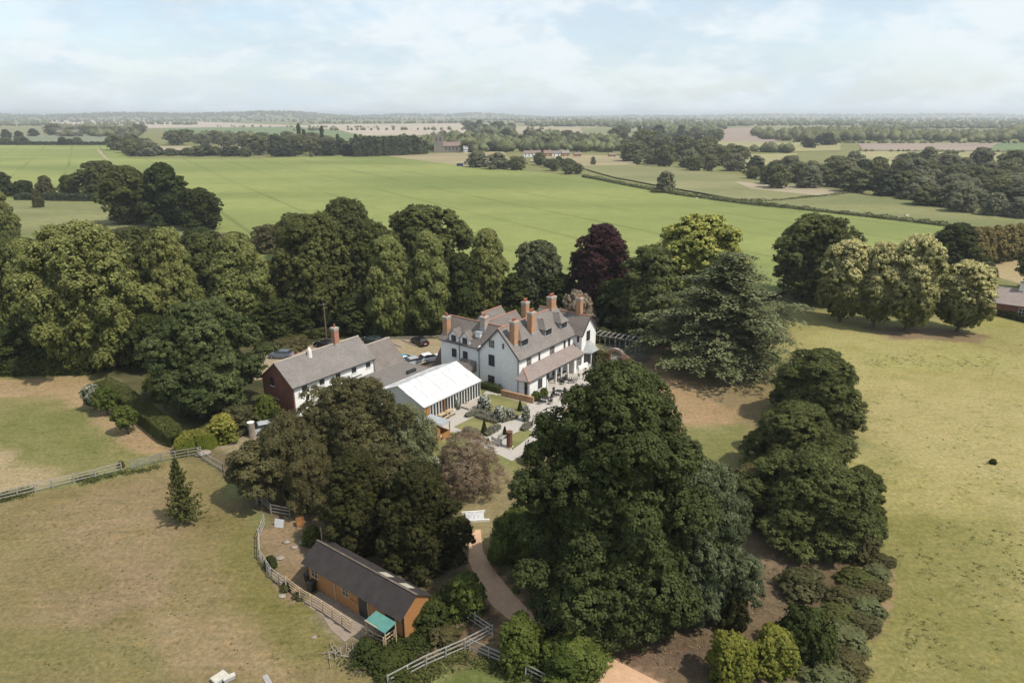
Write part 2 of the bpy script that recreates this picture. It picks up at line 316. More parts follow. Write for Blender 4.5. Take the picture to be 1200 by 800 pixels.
# colour zones of the soil and turf: outline, colour, feather (m), raggedness (m)
ZONES = [
 # big dry pasture to the right
 ([(905, 352), (1000, 372), (1110, 372), (1200, 352), (1500, 330), (2600, 900), (1000, 1100), (905, 800), (990, 700), (1010, 620), (1000, 540), (985, 450), (880, 400)], (0.251, 0.224, 0.092), 4, 4),
 ([(960, 420), (1250, 420), (1500, 560), (1080, 640), (1010, 520)], (0.304, 0.261, 0.118), 9, 9),
 ([(960, 384), (1120, 398), (1180, 430), (1100, 440), (1000, 425), (930, 400)], (0.290, 0.265, 0.110), 4, 4),
 ([(1010, 620), (1200, 600), (1200, 900), (980, 900)], (0.180, 0.167, 0.059), 7, 6),
 ([(990, 380), (1090, 386), (1165, 392), (1150, 402), (1040, 398)], (0.185, 0.126, 0.085), 1.6, 2.5),
 ([(1150, 285), (1210, 300), (1300, 330), (1250, 350), (1150, 318)], (0.352, 0.273, 0.173), 2, 2),
 ([(1130, 380), (1200, 385), (1200, 345), (1150, 350)], (0.238, 0.216, 0.074), 3, 3),
 # lower left pasture
 ([(-700, 700), (0, 586), (120, 562), (228, 538), (262, 560), (300, 612), (304, 660), (345, 705), (400, 740), (418, 770), (470, 800), (430, 900), (-900, 1200)], (0.177, 0.139, 0.071), 1.5, 1.5),
 ([(120, 570), (215, 556), (235, 620), (180, 700), (60, 640), (0, 620)], (0.210, 0.154, 0.094), 3, 3),
 ([(180, 720), (330, 740), (330, 790), (200, 790)], (0.222, 0.165, 0.098), 1.6, 2), ([(40, 690), (150, 700), (110, 740), (20, 730)], (0.206, 0.154, 0.094), 1.6, 2),
 ([(330, 640), (400, 720), (440, 790), (330, 760), (250, 640), (270, 600)], (0.144, 0.126, 0.047), 2, 2),
 ([(10, 740), (150, 750), (200, 800), (0, 800)], (0.157, 0.135, 0.061), 2, 3),
 # paddock
 ([(-400, 480), (0, 436), (110, 436), (205, 520), (205, 530), (110, 555), (0, 580), (-500, 680)], (0.177, 0.162, 0.069), 1, 1),
 ([(-100, 445), (90, 440), (180, 520), (150, 530), (60, 465), (-100, 470)], (0.305, 0.214, 0.135), 1.5, 2.5),
 ([(120, 455), (205, 528), (160, 530), (95, 460)], (0.297, 0.203, 0.126), 1, 1.2),
 ([(-100, 530), (40, 525), (70, 560), (0, 578), (-100, 600)], (0.297, 0.233, 0.147), 2, 3),
 ([(20, 475), (90, 480), (150, 535), (60, 545), (0, 520)], (0.140, 0.143, 0.051), 3, 3),
 # garden: brown mown lawn right of the house
 ([(722, 418), (770, 400), (900, 390), (905, 470), (850, 560), (870, 640), (800, 720), (620, 700), (600, 560), (640, 490), (700, 440)], (0.200, 0.152, 0.088), 2, 2),
 ([(735, 412), (765, 400), (790, 440), (860, 480), (850, 520), (770, 500), (720, 450)], (0.288, 0.196, 0.120), 1.6, 2),
 ([(800, 500), (870, 500), (850, 560), (830, 600), (780, 560)], (0.160, 0.160, 0.064), 2, 2),
 ([(700, 430), (760, 425), (770, 450), (720, 455)], (0.368, 0.296, 0.200), 1.5, 1.5),
 # dirt under trees
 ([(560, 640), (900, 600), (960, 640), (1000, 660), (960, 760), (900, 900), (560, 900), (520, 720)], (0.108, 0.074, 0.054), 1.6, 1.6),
 ([(860, 640), (940, 650), (935, 700), (880, 720)], (0.132, 0.090, 0.070), 1, 1),
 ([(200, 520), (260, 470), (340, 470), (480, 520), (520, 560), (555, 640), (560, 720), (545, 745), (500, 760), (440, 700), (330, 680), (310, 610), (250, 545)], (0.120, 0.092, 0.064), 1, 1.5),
 ([(530, 560), (600, 545), (610, 620), (600, 690), (550, 640)], (0.200, 0.164, 0.096), .8, 1.2),
 ([(306, 622), (350, 600), (372, 640), (348, 700), (318, 672)], (0.216, 0.148, 0.108), .5, 1.0),
 ([(470, 745), (560, 725), (620, 740), (600, 790), (540, 775), (480, 790)], (0.152, 0.100, 0.072), .6, 1),
 ([(372, 720), (410, 712), (448, 752), (430, 785), (400, 755)], (0.188, 0.156, 0.112), .5, 1),
 ([(400, 752), (440, 745), (450, 790), (412, 790)], (0.128, 0.096, 0.080), .4, .8),
 ([(640, 735), (700, 700), (790, 790), (700, 830)], (0.136, 0.088, 0.068), .6, 1.2),
 ([(560, 770), (640, 800), (560, 900), (470, 830)], (0.096, 0.120, 0.036), 1, 1),
 # woodland floor behind
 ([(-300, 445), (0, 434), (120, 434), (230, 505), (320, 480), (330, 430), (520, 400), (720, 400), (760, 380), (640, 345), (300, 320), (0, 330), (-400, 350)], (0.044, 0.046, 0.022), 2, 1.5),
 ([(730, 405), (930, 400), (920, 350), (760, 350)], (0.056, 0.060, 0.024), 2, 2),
 # car park and yard
 ([(250, 428), (330, 410), (395, 398), (520, 396), (530, 420), (500, 440), (440, 440), (430, 425), (300, 445)], (0.320, 0.252, 0.196), .6, .5),
 ([(270, 490), (345, 486), (360, 520), (300, 545), (255, 520)], (0.256, 0.212, 0.160), 1, 1),
 ([(700, 398), (770, 392), (762, 425), (722, 430)], (0.080, 0.076, 0.072), .5, .5),
 # sandy path through the garden
 ([(548, 652), (566, 646), (578, 665), (618, 716), (660, 745), (772, 800), (800, 840), (700, 830), (640, 755), (575, 712), (556, 680)], (0.400, 0.256, 0.160), .3, .35),
 ([(548, 652), (566, 646), (566, 620), (553, 622)], (0.288, 0.216, 0.132), .6, .5),
 # worn track in the pasture
 ([(1042, 660), (1047, 672), (1040, 710), (1020, 760), (1000, 800), (994, 800), (1014, 755), (1034, 705), (1038, 672)], (0.256, 0.168, 0.116), .35, .5),
]
def axis(segs):
    out = []
    for a, b, st in segs: out += list(np.arange(a, b, st))
    return np.array(out+[segs[-1][1]])
def build_ground():
    def grow(a, b, first):
        o = []; x = a; st = first
        while x < b: o.append(x); x += st; st *= 1.28
        return o+[b]
    xr = np.array(grow(150, 14000, 1)); xs = np.concatenate([-xr[::-1], np.arange(-149.2, 149.9, .8), xr])
    ys = np.concatenate([[-3000, -500, -80, 0, 15, 24], np.arange(28, 150, .6), np.arange(150, 240, 1.5), np.array(grow(240, 16000, 6))])
    X, Y = np.meshgrid(xs, ys); X = X.ravel(); Y = Y.ravel(); nx, ny = len(xs), len(ys)
    near = (Y > 25) & (Y < 240) & (abs(X) < 220); col = np.empty((len(X), 4), np.float32); col[:] = (.17, .175, .075, 1)
    x, y = X[near], Y[near]; c = np.empty((len(x), 3)); c[:] = (.17, .175, .075)
    n1 = noise2(x+500, y+500, 9, 1)-.5; n2 = noise2(x+500, y+500, 3.1, 2)-.5
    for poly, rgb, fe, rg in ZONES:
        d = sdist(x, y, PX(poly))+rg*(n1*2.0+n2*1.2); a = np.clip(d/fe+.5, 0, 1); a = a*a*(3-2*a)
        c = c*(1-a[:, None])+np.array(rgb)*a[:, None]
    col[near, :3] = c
    V = np.stack([X, Y, np.zeros_like(X)], 1); i = np.arange(nx*ny).reshape(ny, nx)
    F = np.stack([i[:-1, :-1], i[:-1, 1:], i[1:, 1:], i[1:, :-1]], -1).reshape(-1, 4)
    m, nt, b = nodes('turf_and_soil'); b.inputs['Roughness'].default_value = .95; b.inputs['Specular IOR Level'].default_value = .1
    at = nt.nodes.new('ShaderNodeAttribute'); at.attribute_name = 'tint'; v = _obj(nt)
    n1 = _noise(nt, .11, 7, .62, v, .4); n2 = _noise(nt, .9, 6, .7, v); n3 = _noise(nt, 6, 3, .7, v); n4 = _noise(nt, .33, 6, .65, v, .6)
    c = _mix(nt, _mr(nt, n1, .38, .62, 0, .45), at.outputs['Color'], (.27, .225, .12), 'MIX')
    c = _mix(nt, .55, at.outputs['Color'], c)
    c = _mix(nt, _mr(nt, n4, .5, .66, 0, .42), c, _mix(nt, 1.0, c, (.66, .70, .50), 'MULTIPLY'))
    c = _mix(nt, _mr(nt, n2, .42, .62, 0, .35), c, _mix(nt, 1.0, c, (1.35, 1.22, 1.1), 'MULTIPLY'))
    c = _mix(nt, _mr(nt, n2, .62, .74, 0, .45), c, _mix(nt, 1.0, c, (.5, .55, .42), 'MULTIPLY'))
    mq_ = nt.nodes.new('ShaderNodeMapping'); nt.links.new(v, mq_.inputs[0]); mq_.inputs['Rotation'].default_value = (0, 0, R_(-52)); mq_.inputs['Scale'].default_value = (.16, 1, 1); n7 = _noise(nt, 1.5, 5, .65, mq_.outputs[0], .3)
    c = _mix(nt, _mr(nt, n7, .52, .68, 0, .32), c, _mix(nt, 1.0, c, (1.5, 1.35, 1.25), 'MULTIPLY')); c = _mix(nt, _mr(nt, n7, .33, .46, .28, 0), c, _mix(nt, 1.0, c, (.6, .66, .5), 'MULTIPLY'))
    n5 = _noise(nt, 2.3, 5, .75, v); n6 = _noise(nt, .045, 4, .6, v, .8)
    c = _mix(nt, _mr(nt, n6, .42, .6, 0, .45), c, _mix(nt, 1.0, c, (.78, .82, .62), 'MULTIPLY'))
    c = _mix(nt, _mr(nt, n5, .40, .58, .55, 0), c, _mix(nt, 1.0, c, (.52, .55, .42), 'MULTIPLY'))
    c = _mix(nt, _mr(nt, n5, .56, .70, 0, .5), c, _mix(nt, 1.0, c, (1.35, 1.28, 1.2), 'MULTIPLY'))
    c = _mix(nt, _mr(nt, n3, .45, .7, 0, .5), c, _mix(nt, 1.0, c, (.55, .57, .5), 'MULTIPLY'))
    nt.links.new(c, b.inputs['Base Color']); _bump(nt, b, n3, .5, .08)
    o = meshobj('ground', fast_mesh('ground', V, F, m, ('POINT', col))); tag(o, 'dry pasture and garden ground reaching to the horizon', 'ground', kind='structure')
build_ground()
def fieldmat(name, c, c2, tram=False, sc=.02, rot=0, speck=.3):
    m, nt, b = nodes(name); b.inputs['Roughness'].default_value = .95; b.inputs['Specular IOR Level'].default_value = .08
    v = _obj(nt, (.35, 1, 1)); v1 = _obj(nt); n1 = _noise(nt, sc, 5, .5, v, .5); n2 = _noise(nt, sc*9, 6, .65, v1); n3 = _noise(nt, .9, 3, .6, v1)
    col = _mix(nt, _mr(nt, n1, .36, .62), c, c2); col = _mix(nt, _mr(nt, n2, .4, .7, 0, speck), col, tuple(x*.68 for x in c)); col = _mix(nt, _mr(nt, n3, .45, .7, 0, .25), col, tuple(x*.6 for x in c))
    if tram:
        tc = nt.nodes.new('ShaderNodeMapping'); nt.links.new(v1, tc.inputs[0]); tc.inputs['Rotation'].default_value = (0, 0, rot)
        w = nt.nodes.new('ShaderNodeTexWave'); w.inputs['Scale'].default_value = .0105; w.inputs['Distortion'].default_value = 1.1; w.inputs['Detail'].default_value = 1; w.inputs['Detail Scale'].default_value = .3
        nt.links.new(tc.outputs[0], w.inputs['Vector']); f = _mr(nt, w.outputs['Fac'], .984, .996, 0, 1)
        br = _mr(nt, _noise(nt, .011, 3, .5, v1), .42, .6, .15, .55)
        q = nt.nodes.new('ShaderNodeMath'); q.operation = 'MULTIPLY'; nt.links.new(f, q.inputs[0]); nt.links.new(br, q.inputs[1])
        col = _mix(nt, q.outputs[0], col, tuple(x*.55 for x in c))
    nt.links.new(col, b.inputs['Base Color']); return m
FM = dict(crop=fieldmat('young_cereal', (.148, .175, .055), (.222, .242, .080), True, .013, R_(-31), .3),  # light and dark bands put cloud shadow and yellowed crop into the colour
 green=fieldmat('far_green', (.11, .15, .07), (.15, .185, .085)), grey=fieldmat('grey_green', (.14, .16, .10), (.18, .195, .125)), pale=fieldmat('stubble', (.27, .23, .155), (.33, .285, .20)),
 cream=fieldmat('cream_field', (.32, .265, .205), (.40, .34, .27)), pink=fieldmat('ploughed', (.23, .18, .145), (.28, .225, .18)), olive=fieldmat('dull_meadow', (.155, .158, .072), (.215, .205, .10)),
 dry=fieldmat('dry_meadow', (.225, .19, .11), (.285, .245, .145)), yellow=fieldmat('yellow_field', (.23, .215, .10), (.28, .255, .13)), mott=fieldmat('mottled_meadow', (.14, .15, .062), (.205, .20, .09), False, .03, 0, .5))
_fz = [0.03]
def field(name, pts, mk, label):
    _fz[0] += .035; z = _fz[0]; P = PX(pts); Q = []
    rs = random.Random(len(Q)+int(pts[0][0]))
    for i, a in enumerate(P):
        b = P[(i+1) % len(P)]; n = 7; L_ = math.hypot(b[0]-a[0], b[1]-a[1])
        for k in range(n):
            t = k/n; j = .004*L_*(0 if k == 0 else rs.uniform(-1, 1)); Q.append((a[0]+(b[0]-a[0])*t-(b[1]-a[1])/L_*j, a[1]+(b[1]-a[1])*t+(b[0]-a[0])/L_*j, z))
    mb = MB(); mb.poly(Q); o = mb.build(name, FM[mk]); 
    if o.data.polygons[0].normal.z < 0: o.data.flip_normals()
    tag(o, label, 'field', kind='structure')
# far fields first (thin sheets, each a few centimetres over the last)
field('field', [(-300, 145), (60, 143.5), (62, 159), (-300, 160)], 'olive', 'pale green field far off at the left')
field('field', [(-400, 158), (128, 158.5), (130, 169.5), (-500, 171)], 'grey', 'grey green field beyond the crop at the left')
field('field', [(60, 140.5), (190, 141), (345, 147), (545, 147), (545, 152), (330, 151), (120, 150), (60, 146)], 'cream', 'long cream stubble field under the wooded ridge')
field('field', [(190, 150), (345, 148.5), (420, 156), (430, 163), (350, 166), (200, 160)], 'green', 'blue green field in front of the cream field')
field('field', [(360, 146), (560, 144.5), (610, 148), (600, 158), (430, 159)], 'cream', 'pale stubble field above the conifer belt')
field('field', [(160, 171.5), (290, 172.5), (290, 180), (170, 180)], 'pale', 'narrow beige strip field behind a hedge')
field('field', [(600, 148), (700, 149), (682, 158), (610, 159)], 'pale', 'pale field above the village')
field('field', [(590, 142), (690, 143), (690, 147.5), (590, 147)], 'olive', 'thin green field near the skyline')
field('field', [(680, 150), (770, 149), (770, 163), (690, 163)], 'olive', 'green meadow with parkland trees')
field('field', [(812, 152), (880, 149.5), (955, 151), (940, 160), (890, 170), (830, 166)], 'pink', 'pinkish ploughed field in the middle distance')
field('field', [(900, 147), (1000, 147), (1000, 152), (900, 151.5)], 'olive', 'narrow green strip near the skyline')
field('field', [(825, 166), (985, 168), (985, 177), (850, 179)], 'yellow', 'yellow green field behind the right hand wood')
field('field', [(860, 182), (935, 180), (925, 194), (862, 196)], 'yellow', 'small yellow field before the right hand wood')
field('field', [(970, 157), (1090, 156), (1095, 164), (975, 164)], 'yellow', 'faded field beyond the hedge line at right')
field('field', [(1005, 168.5), (1175, 168), (1158, 177.5), (1010, 176.5)], 'pink', 'brown ploughed strip beyond the right hand wood')
field('field', [(1170, 168), (1330, 167), (1330, 178), (1156, 177.6)], 'green', 'bright green field at the right edge')
field('field', [(1000, 177.5), (1400, 179), (1500, 205), (1000, 195)], 'yellow', 'yellowish meadow behind the right hand wood')
field('field', [(1080, 146), (1400, 146), (1400, 152), (1085, 152)], 'olive', 'hazy green field far right')
field('field', [(425, 184), (590, 178), (600, 192), (548, 196), (490, 192)], 'dry', 'dry grass field below the church')
field('field', [(630, 181), (740, 184), (745, 195), (690, 197), (620, 190)], 'dry', 'dry paddock in front of the village')
field('field', [(675, 196), (740, 194), (800, 198), (1000, 225), (905, 236), (870, 236), (790, 222), (720, 209)], 'olive', 'dull meadow right of the crop with a lone tree')
field('field', [(860, 214), (960, 222), (1002, 229), (960, 231), (880, 223)], 'pale', 'bleached strip at the meadow edge')
field('field', [(870, 236), (905, 236), (1005, 228), (1200, 252), (1500, 285), (1500, 292), (1200, 272), (1110, 266), (1000, 252)], 'mott', 'mottled rough meadow before the right hand wood')
field('crop_field', [(-600, 174), (0, 171), (138, 171), (152, 187), (300, 187), (445, 183), (545, 196), (600, 200), (680, 209), (770, 226), (870, 239), (1000, 254), (1113, 268), (1040, 300), (900, 352), (620, 352), (250, 300), (120, 270), (-150, 260), (-700, 240)], 'crop', 'large green cereal field with faint tramlines')
field('field', [(-300, 240), (20, 236), (136, 236), (200, 262), (262, 275), (240, 300), (-300, 300)], 'mott', 'pale pasture behind the left hand trees')
field('track', [(113, 176), (116, 176), (130, 190), (127, 190)], 'pale', 'pale farm track across the crop')
# ------------------------------------------------------------------ distant hills
def hill(x0, x1, Y, hz, w, label, seed):
    n, m_ = 90, 8; V = []
    for j in range(m_+1):
        t = j/m_; prof = math.sin(math.pi*min(t*1.0, 1))**.8
        for i in range(n+1):
            s = i/n; e = min(1, s*5, (1-s)*5); e = e*e*(3-2*e)
            hh = hz*e*(.8+.35*math.sin(s*9+seed)*.5+.15*math.sin(s*23+seed*2)); V.append((x0+(x1-x0)*s, Y+w*t, prof*hh-.5))
    F = [(j*(n+1)+i, j*(n+1)+i+1, (j+1)*(n+1)+i+1, (j+1)*(n+1)+i) for j in range(m_) for i in range(n)]
    o = meshobj('hills', fast_mesh('hills', V, F, FM['olive'])); tag(o, label, 'hill', kind='structure')
hill(-6500, -900, 5600, 52, 1600, 'low wooded ridge on the skyline at left', 1)
hill(-3000, 800, 7600, 42, 1800, 'fainter low ridge behind the first one', 2)
hill(-200, 9500, 8600, 38, 1800, 'long faint rise along the right skyline', 3)
# ------------------------------------------------------------------ foliage
def unit(a): return a/np.maximum(np.linalg.norm(a, axis=-1, keepdims=True), 1e-9)
def leaf_geo(P, N, S, rng, fold=.18):
    n = len(P); N = unit(N); t = unit(np.cross(N, rng.normal(size=(n, 3)))); b = np.cross(N, t); S = S[:, None]
    V = np.stack([P-t*S*.55, P+b*S*.42-N*S*fold*.3, P+t*S*.6-N*S*fold, P-b*S*.42-N*S*fold*.3], 1).reshape(-1, 3)
    return V, np.arange(4*n).reshape(n, 4)
PROFILE = dict(
 round=lambda t: np.sqrt(np.clip(1-(2*t-.92)**2/1.17, 0, 1)),
 oak=lambda t: np.clip(1.03-.42*t-.53*t**6, 0, 1)*np.clip(.72+t*2.4, 0, 1),
 lime=lambda t: np.clip((1-t), 0, 1)**.40*np.clip(.66+t*1.6, 0, 1),
 dome=lambda t: np.sqrt(np.clip(1-t**2.1, 0, 1)),
 cone=lambda t: np.clip(1-t, 0, 1)**.85,
 column=lambda t: np.clip(1-t**5, 0, 1)**.6*np.clip(.85+t, 0, 1))
def sph(rng, n): return unit(rng.normal(size=(n, 3)))
def crown(name, mat, seed, hh=2.0, z0=.12, prof='round', lobes=22, clumps=35, leaves=18, leaf=.06, lr=(.24, .40), cr=.10, bloom=.0, squash=.8, core=1.0, sparse=0.0, up=.35, droop=0.0):
    """crown in template units: radius 1, from z0*hh to hh"""
    rng = np.random.RandomState(seed); f = PROFILE[prof]; C = []; RR = []
    h0 = z0*hh; H_ = hh-h0; k = 0
    while len(C) < lobes:
        t = (len(C)+.5+rng.uniform(-.4, .4))/lobes; t = t**.9; r = rng.uniform(*lr); a = k*2.39996+rng.uniform(-.5, .5); k += 1
        rad = float(f(np.array(t)))*(1+.11*math.sin(2*a+seed)+.10*math.sin(3*a+2.3*seed+5*t)); rr = max(rad-r*.85, 0)*rng.uniform(.76, 1.10)
        z = h0+t*H_; z = min(max(z, h0+r*.75), hh-r*.8*squash); C.append((math.cos(a)*rr, math.sin(a)*rr, z)); RR.append(r)
    for j in range(int(lobes*.22)): t = (j+.6)/(lobes*.22+.6); C.append((rng.uniform(-.12, .12), rng.uniform(-.12, .12), h0+t*H_*.86)); RR.append(max(.3, .62*float(f(np.array(t)))))
    C = np.array(C); RR = np.array(RR); nl = len(C)
    per = np.maximum((clumps*(RR/np.mean(RR))**2*1.7).astype(int), 3); li = np.repeat(np.arange(nl), per)
    dr = sph(rng, len(li)); dr[:, 2] = np.where(dr[:, 2] < -.45, -dr[:, 2], dr[:, 2]); dr = unit(dr)
    rr = RR[li]*rng.uniform(.84, 1.08, len(li)); cp = C[li]+dr*rr[:, None]*np.array([1, 1, squash])
    keep = np.ones(len(li), bool)                       # drop what lies deep inside other lobes
    for j in range(nl):
        q = (cp-C[j])/np.array([1, 1, squash]); d = np.linalg.norm(q, axis=1); keep &= ~((d < RR[j]*.74) & (li != j))
    if sparse: keep &= rng.rand(len(li)) > sparse
    cp, dr, li = cp[keep], dr[keep], li[keep]; nc = len(cp)
    ctone = np.clip(rng.normal(.5, .26, nc)+.22*rng.normal(size=nl)[li], 0, 1); crr = cr*rng.uniform(.7, 1.35, nc)
    n = nc*leaves; ci = np.repeat(np.arange(nc), leaves); ld = sph(rng, n); ld = unit(ld+dr[ci]*.55+np.array([0, 0, .15]))
    P = cp[ci]+ld*(crr[ci]*rng.uniform(.35, 1.05, n))[:, None]*np.array([1, 1, .75+droop])-np.array([0, 0, 1])*droop*crr[ci][:, None]*rng.rand(n)[:, None]
    N = ld*.85+dr[ci]*.45+rng.normal(size=(n, 3))*.27+np.array([0, 0, up]); S = leaf*rng.uniform(.65, 1.35, n)
    outer = np.clip((P[:, 2]-h0)/H_, 0, 1); bl = bloom*np.clip((.15+outer*1.1) if mat.name != 'flowering_lime_leaves' else outer*2.3-.4, 0, 1)*(rng.rand(nc)[ci]*.7+.5)*np.clip(ld[:, 2]+.55, 0, 1)*(rng.rand(n) < (.85 if mat.name != 'rose_leaves' else .5))
    T = np.stack([np.clip(ctone[ci]+rng.normal(0, .12, n), 0, 1), np.clip(bl, 0, 1), np.clip(.5+rng.normal(0, .16, n), 0, 1), np.ones(n)], 1)
    if core:                                            # inner foliage, tinted dark to put crown shade into its colour
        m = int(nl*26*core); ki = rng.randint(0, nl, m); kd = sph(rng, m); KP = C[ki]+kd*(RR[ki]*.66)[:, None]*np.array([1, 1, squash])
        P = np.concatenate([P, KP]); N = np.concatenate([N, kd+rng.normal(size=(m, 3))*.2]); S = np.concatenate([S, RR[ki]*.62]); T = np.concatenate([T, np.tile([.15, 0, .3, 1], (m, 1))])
    V, F = leaf_geo(P, N, S, rng)
    return fast_mesh(name, V, F, mat, ('FACE', T)), C, RR
def cedar_crown(name, mat, seed, hh=1.75, tiers=10, leaf=.024, dens=1.0, per_pad=170):
    rng = np.random.RandomState(seed); pads = []
    for k in range(tiers):
        t = (k+.4)/tiers; z = hh*(.10+.86*t); R = (1-t**1.5)**.9*rng.uniform(.72, 1.12)*(1 if t > .12 else .8)+.04; nb = max(4, int(10*(1-t*.55)*dens))
        for b in range(nb):
            a = 2*math.pi*(b/nb)+k*1.3+rng.uniform(-.25, .25); Rb = R*rng.uniform(.62, 1.16)*(1+.12*math.sin(2*a+1)); lift = rng.uniform(.02, .10)
            m = max(3, int(Rb*6.5))
            for j in range(m):
                s = .28+.72*(j+.5)/m; aa = a+rng.normal(0, .13); pads.append((math.cos(aa)*Rb*s, math.sin(aa)*Rb*s, z+lift*math.sin(s*2.4)*1.2-.09*s*s+rng.normal(0, .022), aa, .125*rng.uniform(.7, 1.35)))
    pads = np.array(pads); n0 = len(pads); n = n0*per_pad; pi_ = np.repeat(np.arange(n0), per_pad)
    _q = np.sqrt(rng.rand(n)); _p = rng.uniform(0, 6.283, n); al = 1.35*_q*np.cos(_p)*(1+.25*np.sin(5*_p+pi_)); ac = .95*_q*np.sin(_p)*(1+.25*np.sin(5*_p+pi_)); r = pads[pi_, 4]; ca, sa = np.cos(pads[pi_, 3]), np.sin(pads[pi_, 3])
    P = np.stack([pads[pi_, 0]+r*(al*ca-ac*sa), pads[pi_, 1]+r*(al*sa+ac*ca), pads[pi_, 2]-r*(al**2+ac**2)*.16+rng.normal(0, .012, n)], 1)
    N = np.stack([ca*al*.25, sa*al*.25, np.ones(n)], 1)+rng.normal(size=(n, 3))*.3; S = leaf*rng.uniform(.7, 1.4, n)
    tone = np.clip(rng.normal(.5, .25, n0)[pi_]+np.clip(np.hypot(al, ac)*.12, 0, .3)-.1+rng.normal(0, .1, n), 0, 1)
    T = np.stack([tone, np.zeros(n), np.clip(.5+rng.normal(0, .15, n), 0, 1), np.ones(n)], 1)
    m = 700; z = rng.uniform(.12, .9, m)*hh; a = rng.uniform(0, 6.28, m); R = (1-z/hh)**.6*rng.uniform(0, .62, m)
    P = np.concatenate([P, np.stack([R*np.cos(a), R*np.sin(a), z], 1)]); N = np.concatenate([N, np.stack([np.cos(a)*.3, np.sin(a)*.3, np.ones(m)], 1)]); S = np.concatenate([S, np.full(m, .16)]); T = np.concatenate([T, np.tile([.05, 0, .25, 1], (m, 1))])  # inner fill carries a darker tint, painted shade between the tiers
    V, F = leaf_geo(P, N, S, rng); return fast_mesh(name, V, F, mat, ('FACE', T)), pads[::9, :3], None
def spruce_crown(name, mat, seed, hh=2.6, tiers=17, leaf=.075, per=52):
    rng = np.random.RandomState(seed); P = []; N = []
    for k in range(tiers):
        t = (k+.3)/tiers; z = hh*(.06+.92*t); R = (1-t)**.9*rng.uniform(.85, 1.05)+.04; nb = int(11-6*t)
        for b in range(nb):
            a = 6.283*b/nb+k*.9+rng.uniform(-.2, .2); Rb = R*rng.uniform(.5, 1.25); s = rng.rand(per)**.7
            x = Rb*s; lat = rng.normal(0, .075, per)*(1.1-s*.7); zz = z+.12*s-.05*s*s+rng.normal(0, .03, per)+.1*s**3
            P.append(np.stack([x*math.cos(a)-lat*math.sin(a), x*math.sin(a)+lat*math.cos(a), zz], 1))
    P = np.concatenate(P); n = len(P); N = np.array([0, 0, 1.0])+rng.normal(size=(n, 3))*.6+P*np.array([.4, .4, 0])
    T = np.stack([rng.rand(n), np.zeros(n), np.clip(.5+rng.normal(0, .18, n), 0, 1), np.ones(n)], 1)
    V, F = leaf_geo(P, N, leaf*rng.uniform(.6, 1.3, n), rng); return fast_mesh(name, V, F, mat, ('FACE', T)), None, None
def trunk_mesh(name, mat, seed, hh, C=None, RR=None, r0=.055, full=False, nl=9, top=.62):
    rng = random.Random(seed); mb = MB(); zt = hh*(.96 if full else top); pts = []; n = 7
    for i in range(n): s = i/(n-1); pts.append((rng.uniform(-.02, .02)*s*2, rng.uniform(-.02, .02)*s*2, zt*s-.02))
    mb.tube(pts, [r0*(1.35 if i == 0 else 1-.8*i/(n-1)) for i in range(n)], 8)
    if C is not None:
        for c in list(C)[:nl] if len(C) <= nl else rng.sample(list(C), nl):
            z0 = min(c[2]*.62, zt*.9); i = z0/zt*(n-1); a = pts[min(int(i), n-1)]
            p0 = (a[0], a[1], z0); p3 = (c[0]*.9, c[1]*.9, c[2]); p1 = (c[0]*.3, c[1]*.3, z0+(c[2]-z0)*.5); p2 = (c[0]*.62, c[1]*.62, z0+(c[2]-z0)*.82)
            mb.tube([p0, p1, p2, p3], [r0*.45, r0*.34, r0*.22, r0*.08], 6)
    return mb.mesh(name, mat, True)
TPL = {}
def template(key, maker, hh, bark='bark', r0=.055, full=False, nl=9, top=.62, seed=1): TPL[key] = dict(maker=maker, hh=hh, bark=bark, r0=r0, full=full, nl=nl, top=top, seed=seed, made=None)
def get(key):
    t = TPL[key]
    if t['made'] is None:
        me, C, RR = t['maker'](); t['made'] = (me, trunk_mesh(key+'_trunk', M[t['bark']], t['seed'], t['hh'], C, RR, t['r0'], t['full'], t['nl'], t['top']))
    return t['made']
def cr(key, mat, hh=2.0, bark='bark', r0=.055, nl=9, top=.62, **kw):
    kw.setdefault('seed', len(TPL)*7+3); template(key, lambda: crown(key+'_crown', L[mat], hh=hh, **kw), hh, bark, r0, False, nl, top, kw['seed'])
NTREE = {}
def plant(key, name, bx, by, ty, w, label, cat='tree', group=None, dx=0.0, dz=0.0):
    """stand a tree of template `key` where the sight line (bx,by) meets the ground; its top and width from the survey"""
    X, Y = G(bx, by); hh = TPL[key]['hh']; R = w*depth(Y, 6)/800/2
    k = 0 if key in ('spruce', 'apple', 'blossom', 'smalltree') else .45 if key.startswith('shrub') else .78   # the surveyed foot is the near edge of a low crown
    s_ = (Y+k*R)/Y; X, Y = X*s_, Y*s_; Ht = hgt(ty, Y); R = w*depth(Y, Ht*.5)/800/2
    return put(key, name, X, Y, R, Ht, label, cat, group)
_rt = random.Random(5)
def put(key, name, X, Y, R, Ht, label, cat='tree', group=None):
    me, tr = get(key); hh = TPL[key]['hh']
    o = empty(name, (X, Y, 0), _rt.uniform(0, 6.28), label, cat, group); o.scale = (R, R, Ht/hh)
    meshobj('trunk', tr, o); meshobj('crown', me, o)
    return o
